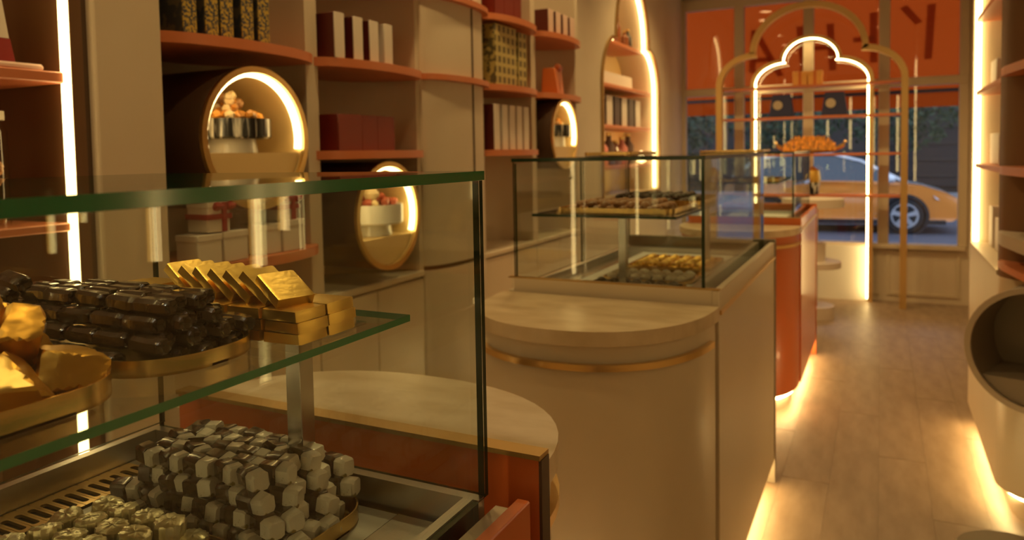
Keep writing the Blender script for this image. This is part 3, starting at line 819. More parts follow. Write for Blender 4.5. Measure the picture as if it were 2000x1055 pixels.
# bay c
for k, (ya, yb_) in enumerate(((3.30, 3.40), (3.405, 3.51), (3.515, 3.60))):
    carton('tall_red_box', -1.86, -1.68, ya, yb_, Z4+.0005, .24, 'red_card', 'red_card', f"tall red box on the high shelf, {['leftmost', 'middle', 'rightmost'][k]} of three", 'tall red boxes')
carton('olive_box', -1.76, -1.672, 3.28, 3.52, Z3+.0005, .295, 'olive_pattern', 'olive_grid', 'wide olive box with square pattern on the terracotta shelf', 'olive patterned boxes')
carton('olive_box', -1.80, -1.672, 3.545, 3.64, Z3+.0005, .285, 'olive_pattern', 'olive_grid', 'narrow olive patterned box right of the wide one', 'olive patterned boxes')
for k, yy in enumerate((3.30, 3.39, 3.475, 3.56, 3.645)):
    carton('pale_box', -1.80, -1.68, yy-.03, yy+.03, Z2+.0005, .225, 'dark_red_card' if k == 0 else 'white_card', 'white_card', f'pale box in the row on the low terracotta shelf, {ORD[k]} from the left', 'pale boxes in a row')
# bay d
for k, yy in enumerate((3.99, 4.10, 4.21, 4.32)):
    carton('pink_box', -1.80, -1.675, yy-.035, yy+.035, Z4+.0005, .135, 'dark_red_card', 'pink_card', f'pinkish box on the high shelf beside the lobed niche, {ORD[k]} from the left', 'pinkish boxes on the high shelf')
t = empty('gift_bag', (-1.73, 4.13, Z3+.0005), .2, 'bright orange gift bag with bow on the shelf over the smallest drum', 'gift bag')
G().add([(-.05, -.10, 0), (.05, -.10, 0), (.05, .10, 0), (-.05, .10, 0), (-.035, -.115, .15), (.035, -.115, .15), (.035, .115, .15), (-.035, .115, .15)], [(3,2,1,0),(4,5,6,7),(0,1,5,4),(1,2,6,5),(2,3,7,6),(3,0,4,7)]).build('bag_body', 'orange_card', t, bevel=.004)
G().box(.046, .05, -.012, .012, 0, .14).build('ribbon', 'orange_deep', t)
for s in (-1, 1): G().lathe([(0, -.03), (.018, -.02), (.022, 0), (.012, .03), (0, .034)], 8, c=(.035, s*.03, .16), axis='y').build('bow_loop', 'orange_deep', t)
# gift boxes on the low shelf of bay a
def gift(x_, y, z, s, h, label, ribbon=False, rz=0.0):
    t = empty('gift_box', (x_, y, z), rz, label, 'gift box', 'white gift boxes behind the near case')
    G().box(-s/2, s/2, -s/2, s/2, 0, h).build('box_body', 'white_card', t, bevel=.002)
    G().box(-s/2-.002, s/2+.002, -s/2-.002, s/2+.002, h*.8, h+.002).build('lid', 'white_card', t, bevel=.002)
    if ribbon:
        G().box(-s/2-.004, s/2+.004, -s/2-.004, s/2+.004, h*.42, h*.6).build('ribbon', 'ribbon_red', t)
        G().box(s/2, s/2+.006, s*.12, s*.3, .0, h*.98).build('ribbon_tail', 'ribbon_red', t)
        for q in (-1, 1): G().lathe([(0, -.02), (.012, -.012), (.014, 0), (.008, .02), (0, .024)], 8, c=(s/2, s*.21+q*.022, h*.85), axis='y').build('bow_loop', 'ribbon_red', t)
for k, (x_, y, z, s, h, rb, lab) in enumerate(((-1.69, 1.475, Z1, .085, .082, False, 'plain white gift box, lower left under the ribboned box'), (-1.69, 1.568, Z1, .09, .085, False, 'plain white gift box, second in the lower row'),
      (-1.70, 1.72, Z1, .085, .09, False, 'plain white gift box, third in the lower row'), (-1.70, 1.815, Z1, .095, .095, False, 'plain white gift box, rightmost in the lower row'),
      (-1.69, 1.512, Z1+.088, .08, .085, True, 'white gift box with red ribbon stacked on the left pair'), (-1.70, 1.80, Z1+.098, .085, .08, True, 'white gift box with red ribbon stacked on the right pair'))):
    gift(x_, y, z+.001, s, h, lab, rb)

# ------------------------------------------------------------------ lit drums with bowls
def sphere(g, c, r, n=8, mi=0): return g.lathe([(0.0001, -r), (r*.7, -r*.7), (r, 0), (r*.7, r*.7), (.0001, r)], n, c=c, mi=mi)
def drum(loc, R, label, depth=.36, outer='dark_brown', inner='gold_lining', ring='brass', rz=0, led=True, chord=.62):
    t = empty('display_drum', loc, rz, label, 'display drum')
    G().lathe([(R, -depth), (R, -.006), (R-.014, -.006), (R-.014, -depth)], 48, axis='x').build('shell', outer, t)
    G().lathe([(R-.0142, -.008), (R-.016, -.008), (R-.016, -depth+.004), (R-.0142, -depth+.004)], 48, axis='x').build('lining', inner, t)
    G().lathe([(.0001, -depth), (R-.0165, -depth), (R-.0165, -depth+.012), (.0001, -depth+.012)], 48, axis='x').build('back_disc', inner, t)
    G().lathe([(R+.001, -.0059), (R+.001, .006), (R-.018, .006), (R-.018, -.0059)], 48, axis='x').build('ring_trim', ring, t)
    zc = -chord*R; hw = sqrt(max(0, (R-.018)**2-zc**2))-.002
    pts = [(hw*cos(a), 0) for a in (0,)]
    a0 = math.asin(zc/(R-.018)); arc = []
    for k in range(17):
        a = pi-a0+ (2*a0-pi+2*pi - 0)*0 + (pi+2*a0)*k/16
        arc.append(((R-.0185)*cos(a), (R-.0185)*sin(a)))
    # segment below the chord
    G().prism(arc, -depth+.015, -.012, 'x').build('shelf_block', inner, t)
    if led:
        path = []
        for k in range(41):
            a = a0+.06+(pi-2*a0-.12)*k/40; rr = R-.024
            path.append((-.016, rr*cos(a), rr*sin(a)))
        G().sweep(path, [(-.005, -.010), (.005, -.010), (.005, .010), (-.005, .010)], up=(1, 0, 0)).build('ring_light', 'led', t)
    return t, zc
def sweet_bowl(x_, y, z, r, ped_h, bowl_h, bowl_mat, label, sweets, tall, group_lab):
    t = empty('pedestal_bowl', (x_, y, z), 0, label, 'bowl')
    G().lathe([(.0001, 0), (r*.66, 0), (r*.60, ped_h), (.0001, ped_h)], 28).build('pedestal', 'white_ceramic', t)
    G().lathe([(.0001, ped_h), (r*.96, ped_h), (r, ped_h+.006), (r, ped_h+bowl_h), (r-.008, ped_h+bowl_h), (r-.01, ped_h+bowl_h-.012), (.0001, ped_h+bowl_h-.012)], 32).build('bowl', bowl_mat, t)
    protos = {}
    rr = random.Random(int(y*100))
    zz = z+ped_h+bowl_h-.004
    for k in range(sweets):
        mat = rr.choice(['sweet_amber', 'sweet_cream', 'sweet_amber', 'nut']) if bowl_mat == 'marble_dark' else rr.choice(['sweet_red', 'sweet_red', 'sweet_cream'])
        if mat not in protos:
            o = sphere(G(), (0, 0, 0), .016, 8).build('sweet', mat); protos[mat] = o; jitter_mesh(o, .002, k)
        else: o = dup(protos[mat])
        if k < sweets*.72:
            a = rr.uniform(0, 2*pi); q = r*.82*sqrt(rr.random()); p = (x_+q*cos(a), y+q*sin(a), zz+.008+rr.uniform(0, .008))
        else:
            a = rr.uniform(0, 2*pi); q = r*.38*sqrt(rr.random()); p = (x_+q*cos(a), y+q*sin(a), zz+.028+rr.uniform(0, tall))
        o.location = p; o.rotation_euler = (rr.uniform(0, 3), rr.uniform(0, 3), 0)
        tag(o, group_lab, 'sweet', group_lab+' group')
R1 = .212
t, zc = drum((-1.65, 1.672, 1.462), R1, 'largest lit drum niche on the left wall, holding a striped bowl', chord=.20)
sweet_bowl(-1.775, 1.685, 1.462+zc+.001, .120, .042, .060, 'marble_dark', 'black and white striped bowl on a white pedestal in the largest drum', 64, .05, 'amber dried fruit piece heaped in the striped bowl')
t, zc = drum((-1.65, 2.33, 1.178), .204, 'lit drum niche holding a pale bowl, seen through the near glass case', chord=.40)
sweet_bowl(-1.775, 2.385, 1.178+zc+.001, .125, .045, .075, 'white_ceramic', 'pale marbled bowl on a pedestal in the drum behind the glass', 46, .02, 'red and cream sweet heaped in the pale bowl')
o = tag(sphere(G(), (0, 0, 0), .03, 14).build('cream_ball', 'sweet_cream'), 'round cream ball on top of the sweets in the pale bowl', 'sweet'); o.location = (-1.73, 2.325, 1.178+zc+.165)
t, zc = drum((-1.65, 4.12, 1.515), .204, 'smallest lit drum niche, farthest along the left wall', chord=.36)
sweet_bowl(-1.76, 4.24, 1.515+zc+.001, .09, .06, .07, 'marble_dark', 'small dark bowl in the farthest drum', 14, .01, 'sweet in the small dark bowl of the farthest drum')
# drum low behind the middle case (its ring shows through the glass)
# ------------------------------------------------------------------ niche shelves and goods
for k, (z, y0, y1) in enumerate(((2.27, 5.56, 6.40), (1.93, 5.22, 6.74), (1.615, 5.22, 6.74), (1.30, 5.22, 6.74))):
    tag(G().box(-2.119, -1.845, y0, y1, z-.028, z).build('niche_shelf', 'terracotta', bevel=.003), f"terracotta shelf in the lobed niche, {['topmost', 'second', 'third', 'lowest'][k]} of four", 'shelf', 'shelves of the lobed niche')
def book_row(y0, y1, z, n, h, lab, grp, x0=-2.08, x1=-1.90):
    for k in range(n):
        yy = y0+(y1-y0)*(k+.5)/n
        carton('dark_box', x0, x1, yy-.07, yy+.07, z+.0005, h, 'book_dark', 'white_card' if k % 2 else 'book_dark', lab+f', {ORD[k]} from the left', grp)
book_row(5.40, 6.55, 1.615, 6, .235, 'dark box with pale edge on the third niche shelf', 'dark boxes in the niche')
carton('white_carton', -2.05, -1.90, 5.34, 5.56, 1.9305, .14, 'white_card', 'white_card', 'bright white carton at the left of the second niche shelf', 'white cartons in the niche')
carton('white_carton', -2.05, -1.98, 5.72, 6.55, 1.9305, .13, 'white_card', 'white_card', 'long low white carton on the second niche shelf', 'white cartons in the niche')
carton('pink_carton', -2.05, -1.93, 5.68, 5.88, 2.2705, .27, 'pink_toy', 'pink_toy', 'tall pink carton on the topmost niche shelf', 'pink carton')
def bottle(x_, y, z, h, mat, label, r=.035):
    t = empty('bottle', (x_, y, z), 0, label, 'bottle', 'bottles in the lobed niche')
    G().lathe([(.0001, 0), (r, .002), (r, h*.6), (r*.4, h*.78), (r*.4, h*.9), (.0001, h*.9)], 14).build('bottle_body', mat, t)
    G().lathe([(.0001, h*.9), (r*.45, h*.9), (r*.45, h), (.0001, h)], 12).build('cap', 'brass', t)
bottle(-1.93, 5.98, 2.2705, .24, 'bottle_amber', 'tall amber bottle beside the pink carton')
bottle(-1.91, 6.12, 2.2705, .14, 'bottle_amber', 'short amber bottle next to the tall one')
bottle(-1.92, 6.24, 2.2705, .17, 'choc_dark', 'dark bottle at the right of the topmost niche shelf')
for k in range(6):
    bottle(-1.93, 5.40+.17*k, 1.3005, .2+.03*((k*7) % 3), ['bottle_amber', 'pink_toy', 'book_dark'][k % 3], f'small bottle on the lowest niche shelf, {ORD[k]} from the left', r=.05)
o = tag(sphere(G(), (0, 0, 0), .055, 14).build('globe_lamp', 'led_soft'), 'small glowing globe at the right of the lowest niche shelf', 'lamp'); o.location = (-1.90, 6.55, 1.358)

# near left bay goods
tag(G().box(-2.018, -1.668, -.085, 1.092, 1.582, 1.608).build('bay_shelf', 'terracotta', bevel=.003), 'terracotta shelf in the lit bay at the far left edge', 'shelf')
tag(G().box(-2.018, -1.668, -.085, 1.092, 1.242, 1.262).build('bay_shelf', 'terracotta', bevel=.003), 'lower terracotta shelf in the lit bay, behind the near case', 'shelf')
t = empty('tapered_box', (-1.76, .932, 1.6245), 0, 'white tapered box with red base at the left edge', 'box')
G().prism([(-.075, .05), (.06, .05), (.025, .30), (-.04, .30)], -.06, .06, 'x').build('box_top', 'white_card', t)
G().prism([(-.085, 0), (.07, 0), (.061, .049), (-.076, .049)], -.062, .062, 'x').build('box_base', 'ribbon_red', t)
tag(G().box(-1.92, -1.69, .80, 1.062, 1.6082, 1.624).build('flat_parcel', 'pink_card', bevel=.005), 'flat pale parcel lying on the far left shelf', 'parcel')
t = empty('glass_jar', (-1.66, .905, 1.0865), 0, 'tall glass jar of nuts at the left edge', 'jar')
t.location = (-1.76, .955, 1.2625)
G().lathe([(.05, 0), (.05, .21), (.04, .225), (.04, .235)], 24).build('jar_glass', 'jar_glass', t)
G().lathe([(.0001, .235), (.046, .235), (.046, .255), (.0001, .258)], 20).build('lid', 'jar_glass_lid', t)
nuts = G(); rr = random.Random(5)
for k in range(90): sphere(nuts, (rr.uniform(-.034, .034), rr.uniform(-.034, .034), .012+.13*rr.random()), .012, 6)
nuts.build('nut_fill', 'nut', t)['kind'] = 'stuff'

# ------------------------------------------------------------------ lobed gold frames before the window
def frame_path(xc, hw, zs, nhw, zn, ztop, y, zb=0):
    return [(xc+a, y, b) for a, b in lobe_outline(hw, zs, nhw, zn, ztop, zb, 0, 12)]
t = empty('lobed_arch', (-.60, 7.38, 0), label='large gold lobed arch frame standing before the shop window', cat='frame')
p = [(q[0]+.60, q[1]-7.38, q[2]) for q in frame_path(-.60, .775, 2.0, .47, 2.28, 2.69, 7.38)]
G().sweep(p, [(-.026, -.045), (.026, -.045), (.026, .045), (-.026, .045)], up=(0, 1, 0)).build('arch_bar', 'brass_frame', t)
t2 = empty('arch_light', (-.592, 7.60, 0), label='inner lobed arch edged with glowing light, behind the large gold frame', cat='lamp')
p = [(q[0]+.592, q[1]-7.60, q[2]) for q in frame_path(-.592, .51, 2.03, .245, 2.23, 2.43, 7.6)]
G().sweep(p, [(-.018, -.03), (.018, -.03), (.018, .03), (-.018, .03)], up=(0, 1, 0)).build('arch_bar', 'brass', t2)
p2 = [(q[0]*.952, q[1]-.024, q[2]-.018) for q in p]
G().sweep(p2[1:-1], [(-.005, -.012), (.005, -.012), (.005, .012), (-.005, .012)], up=(0, 1, 0)).build('light_strip', 'led_arch', t2)
for s in (-1, 1):
    G().box(s*.483-.007, s*.483+.007, -.036, -.012, .03, 2.02).build('light_strip', 'led_arch', t2)
for k, z in enumerate((1.985, 1.70, 1.358, .985)):
    tag(G().box(-1.352, .148, 7.405, 7.575, z-.022, z).build('window_shelf', 'terracotta', bevel=.003), f"terracotta shelf spanning the gold frames, {['topmost', 'second', 'third', 'lowest'][k]} of four", 'shelf', 'shelves of the window display')
for k, s in enumerate((-1, 1)):
    t = empty('gift_box', (-.605+s*.063, 7.49, 1.9855), 0, f"orange gift box on the topmost window shelf, {['left', 'right'][k]} of the pair", 'gift box', 'orange gift boxes in the window')
    G().box(-.06, .06, -.06, .06, 0, .12).build('box_body', 'orange_paper', t, bevel=.003)
    G().box(-.063, .063, -.063, .063, .085, .125).build('lid', 'orange_paper', t, bevel=.003)
    G().box(-.012, .012, -.065, .065, 0, .127).build('ribbon', 'orange_card', t)
for k, x_ in enumerate((-.83, -.38)):
    t = empty('navy_bag', (x_, 7.49, 1.7005), 0, f"navy blue bag with round emblem on the second window shelf, {['left', 'right'][k]}", 'bag', 'navy bags in the window')
    G().add([(-.11, -.05, 0), (.11, -.05, 0), (.11, .05, 0), (-.11, .05, 0), (-.08, -.03, .21), (.08, -.03, .21), (.08, .03, .21), (-.08, .03, .21)], [(3,2,1,0),(4,5,6,7),(0,1,5,4),(1,2,6,5),(2,3,7,6),(3,0,4,7)]).build('bag_body', 'navy', t, bevel=.004)
    G().lathe([(.0001, -.051), (.042, -.051), (.042, -.0475), (.0001, -.0475)], 20, c=(-.03, 0, .11), axis='y').build('emblem', 'tan_slab', t)
# boat-shaped tray heaped with amber sweets
t = empty('boat_tray', (-.585, 7.47, 1.3585), 0, 'boat-shaped gold tray with curled ends on the third window shelf', 'tray')
bp = []; n = 22
for i in range(n+1):
    s_ = -1+2*i/n; wdt = .075*max(.02, 1-abs(s_)**2.2); hh = .012+.06*abs(s_)**4
    bp.append((s_*.29, wdt, hh))
vs = []; fs = []
for (x_, wd, hh) in bp:
    for a in range(7):
        q = pi*a/6; vs.append((x_, -wd*cos(q), hh+.03-.04*sin(q)))
for i in range(n):
    for a in range(6): fs.append((i*7+a, i*7+a+1, (i+1)*7+a+1, (i+1)*7+a))
G().add(vs, fs, 0, True).build('hull', 'brass', t)
for s in (-1, 1): sphere(G(), (s*.293, 0, .105), .014, 10).build('tip', 'brass', t)
pr = None
for i in range(15):
    s_ = -.86+1.72*i/14
    for j in range(6):
        zz = 1.3585+.034+.0215*j
        if j > 0 and (abs(s_)/.95)**2+(j/6)**2 > 1: continue
        if pr is None: pr = G().lathe([(.0001, -.022), (.012, -.012), (.017, .0), (.012, .016), (.0001, .024)], 8).build('amber_sweet', 'sweet_amber'); o = pr
        else: o = dup(pr)
        o.location = (-.585+s_*.24+rnd.uniform(-.006, .006), 7.42+.012*j+rnd.uniform(-.004, .004), zz); o.rotation_euler = (rnd.uniform(-.5, .2), rnd.uniform(-.5, .5), 0)
        tag(o, 'amber sweet heaped on the boat-shaped gold tray', 'sweet', 'amber sweets on the boat tray')
t = empty('snack_cup', (-.555, 7.44, .9855), 0, 'small dark cup topped with gold on the lowest window shelf', 'cup')
G().lathe([(.0001, 0), (.045, 0), (.062, .11), (.055, .11), (.0001, .10)], 20).build('cup_body', 'marble_dark', t)
G().lathe([(.056, .108), (.066, .14), (.055, .22), (.0001, .26)], 9, sm=False).build('filling', 'gold_foil', t)
# lit white display base below the arch and a stepped white stand
t = empty('window_plinth', (-.60, 7.655, 0), 0, 'white display base glowing under the lobed arches', 'plinth')
G().prism(rrect(-.70, .505, -.03, .03, .028, 5), 0, .505, sm=True).build('base_body', 'white_ceramic', t)
t = empty('tiered_stand', (-.505, 6.75, 0), 0, 'stepped round white stand behind the far orange counter', 'stand')
for (z0, z1, r) in ((0, .10, .17), (.42, .47, .22), (.47, .62, .10), (.92, .99, .24)):
    G().lathe([(.0001, z0), (r, z0), (r, z1), (.0001, z1)], 32).build('tier', 'white_card', t, bevel=0)
G().lathe([(.04, .1), (.04, .92)], 14).build('stem', 'white_card', t)

# ------------------------------------------------------------------ right side: lit cabinet, scalloped shelves, drum
def right_cabinet(y0, y1, label, near=True):
    t = empty('wall_cabinet', (.72, (y0+y1)/2, 0), label=label, cat='cabinet'); yc = (y0+y1)/2
    def P(pts): return [(a-.72, b-yc) for a, b in pts]
    corner = [(.40, y0+.06)] + [(.40+.20*(1-cos(a)), y0+.06-.19*sin(a)) for a in [pi/2*k/8 for k in range(1, 9)]] + [(1.04, y0-.13)]
    plan = [(1.04, y1), (.40, y1)] + corner
    G().prism(P(plan), .10, .905, sm=False).build('lower_body', 'cream_lacquer', t)
    G().prism(P([(a+.05 if a < 1 else a, b) for a, b in plan]), 0, .10).build('plinth', 'cream_paint', t)
    lp = [(.44, y1-.05, .08), (.44, y0+.05, .08)]+[(a+.035, b+.03, .08) for a, b in corner[1:-1]]
    G().sweep([(a-.72, b-yc, c) for a, b, c in lp], [(-.008, -.006), (.008, -.006), (.008, .006), (-.008, .006)]).build('plinth_light', 'led_floor', t)
    # upper frame with opening
    yo0, yo1, zo = y0+.055, y1-.055, 2.62
    G().prism(P([(.40, y1), (.40, yo1), (.99, yo1), (.99, y1)]), .905, ZC-.01).build('far_jamb', 'cream_lacquer', t)
    G().prism(P([(.40, yo0), (1.04, yo0)]+[(a, b) for a, b in corner[::-1]]), .905, ZC-.01).build('near_pilaster', 'brown_panel', t)
    G().prism(P([(.99, y1), (.99, yo0), (1.04, yo0), (1.04, y1)]), .905, ZC-.01).build('niche_back', 'gold_lining', t)
    G().prism(P([(.40, yo1), (.40, yo0), (.99, yo0), (.99, yo1)]), zo, ZC-.01).build('header', 'cream_lacquer', t)
    G().prism(P([(.395, yo1), (.395, yo0), (.99, yo0), (.99, yo1)]), .906, .925).build('niche_sill', 'cream_trim', t)
    for nm, b in (('light_strip', (.405, .43, yo1-.024, yo1-.002, .93, zo-.01)), ('light_strip', (.405, .43, yo0+.002, yo0+.012, .93, zo-.01))):
        G().box(b[0]-.72, b[1]-.72, b[2]-yc, b[3]-yc, b[4], b[5]).build(nm, 'led', t)
    for z in (1.315, 1.665, 2.02):
        G().box(.41-.72, .988-.72, yo0+.003-yc, yo1-.026-yc, z-.02, z).build('niche_shelf', 'terracotta', t)
    return t
right_cabinet(3.36, 4.44, 'tall lit wall cabinet on the right of the aisle')
for k, (y, zb) in enumerate(((1.50, 1.105), (1.90, 1.03), (2.04, 1.145))):
    t = empty('wall_light', (1.049, y, zb), 0, f"vertical light strip on the right wall, {['nearest the front', 'middle', 'farthest back'][k]} of three", 'lamp', 'light strips on the right wall')
    G().box(-.012, 0, -.02, .02, -.01, 1.4).build('channel', 'brass', t)
    G().box(-.024, -.0125, -.009, .009, 0, 1.39).build('light_strip', 'led', t)
for k, (y, z, h, ww, lab) in enumerate(((4.18, 1.666, .13, .2, 'pale box on the upper lit shelf at the right edge'), (4.12, 1.316, .14, .3, 'flat pale box on the middle lit shelf at the right edge'), (4.2, .926, .19, .12, 'taller pale box on the lit cabinet sill, left'), (3.95, .926, .15, .2, 'shorter pale box on the lit cabinet sill, right'))):
    carton('pale_carton', .46, .66, y-ww/2, y+ww/2, z+.0005, h, 'white_card', 'white_card', lab, 'pale cartons in the right cabinet')
def side_shelf(z, mat, label, bulgeamt=.0, th=.03):
    pts = [(1.04, 3.215), (.62, 3.215)] + [(.66-.26*sin(pi/2*k/10)**.8, 3.215-.02-.40*(k/10)) for k in range(1, 11)] + [(.40, 2.5), (1.04, 2.5)]
    pts = [(1.04, 3.20), (.56, 3.225), (.47, 3.262), (.425, 3.30), (.40, 3.33), (.385, 3.30), (.385, 3.2), (.41, 3.0), (.45, 2.7), (.5, 2.45), (1.04, 2.45)]
    return tag(G().prism(pts, z-th, z).build('corner_shelf', mat), label, 'shelf', 'shelves at the right edge')
for k, (x_, zb) in enumerate(((-1.5, .9), (-1.05, .9), (-.6, .9), (-.15, .9), (.3, .9), (.75, .9))):  # unseen strips added behind the viewer so the gold foil catches highlights
    t = empty('wall_light', (x_, -2.598, zb), 0, f"added vertical light strip behind the viewer for foil highlights, {ORD[k]} from the left", 'lamp', 'added light strips behind the viewer')
    G().box(-.03, .03, 0, .012, -.01, 1.6).build('channel', 'brass', t)
    G().box(-.022, .022, .0125, .024, 0, 1.59).build('light_strip', 'led', t)
side_shelf(1.68, 'terracotta', 'upper terracotta corner shelf at the right edge')
side_shelf(1.325, 'terracotta', 'lower terracotta corner shelf at the right edge')
side_shelf(1.085, 'tan_slab', 'pale tan slab shelf jutting in at the right edge', th=.045)
side_shelf(.975, 'terracotta', 'terracotta ledge just above the grey drum', th=.022)
t, zc = drum((.455, 2.93, .728), .21, 'grey felt drum set low at the right edge', depth=.26, outer='grey_felt', inner='grey_felt', ring='tan_slab', rz=radians(-112), led=False, chord=.5)
t = empty('round_plinth', (.345, 2.535, 0), 0, 'rounded dark plinth at the bottom right corner', 'plinth')
G().lathe([(.0001, 0), (.14, 0), (.15, .02), (.15, .21), (.14, .228), (.0001, .23)], 40).build('plinth_body', 'grey_felt', t)
G().lathe([(.1502, .09), (.153, .09), (.153, .10), (.1502, .10)], 40).build('brass_band', 'brass', t)

# ------------------------------------------------------------------ the street
struct(G().box(-40, 40, YB+.12, 60, -.3, -.15).build('street', 'asphalt'))
struct(G().box(-40, 40, YB+.12, 9.8, -.15, -.02).build('pavement', 'kerb'))
struct(G().box(-40, 40, 19.5, 30, -.15, -.02).build('far_pavement', 'kerb'))
# awning
t = empty('awning', (-.6, YB+.15, 0), label='orange awning stretched outside above the shop window', cat='awning')
ay0, ay1, az0, az1 = .02, 1.5, 3.25, 2.02
G().add([(-3, ay0, az0), (3, ay0, az0), (3, ay1, az1), (-3, ay1, az1)], [(0, 1, 2, 3)]).build('canopy', 'awning_cloth', t)
G().add([(-3, ay1, az1), (3, ay1, az1), (3, ay1+.02, az1-.19), (-3, ay1+.02, az1-.19)], [(0, 1, 2, 3)]).build('valance', 'awning_cloth', t)
G().tube([(-3, ay1-.02, az1-.02), (3, ay1-.02, az1-.02)], .02).build('front_bar', 'plastic_black', t)
for x_ in (-2.2, 2.2): G().tube([(x_, .02, 2.3), (x_, ay1-.02, az1-.02)], .015).build('arm', 'plastic_black', t)
def on_awn(x_, k): return Vector((x_, ay0+(ay1-ay0)*k-.004, az0+(az1-az0)*k-.012))
def stroke(xa, ka, xb, kb, wd=.035):
    g = G(); A, B = on_awn(xa, ka), on_awn(xb, kb); d = (B-A).normalized(); nrm = Vector((0, (az0-az1), (ay1-ay0))).normalized(); s_ = d.cross(nrm).normalized()*wd
    g.add([A-s_, A+s_, B+s_, B-s_], [(0, 1, 2, 3)]); g.build('letter_stroke', 'awning_print', t)
for q in ((-.62, .45, -.72, .78), (-.62, .45, -.42, .82), (-.68, .68, -.50, .68), (-.17, .45, -.17, .80), (.12, .45, .12, .80), (-.17, .62, .12, .62), (.52, .40, .52, .76), (.33, .58, .52, .58), (1.02, .38, 1.02, .76), (.78, .38, .92, .5), (1.3, .55, 1.5, .72), (1.3, .55, 1.45, .4)):
    stroke(*q)

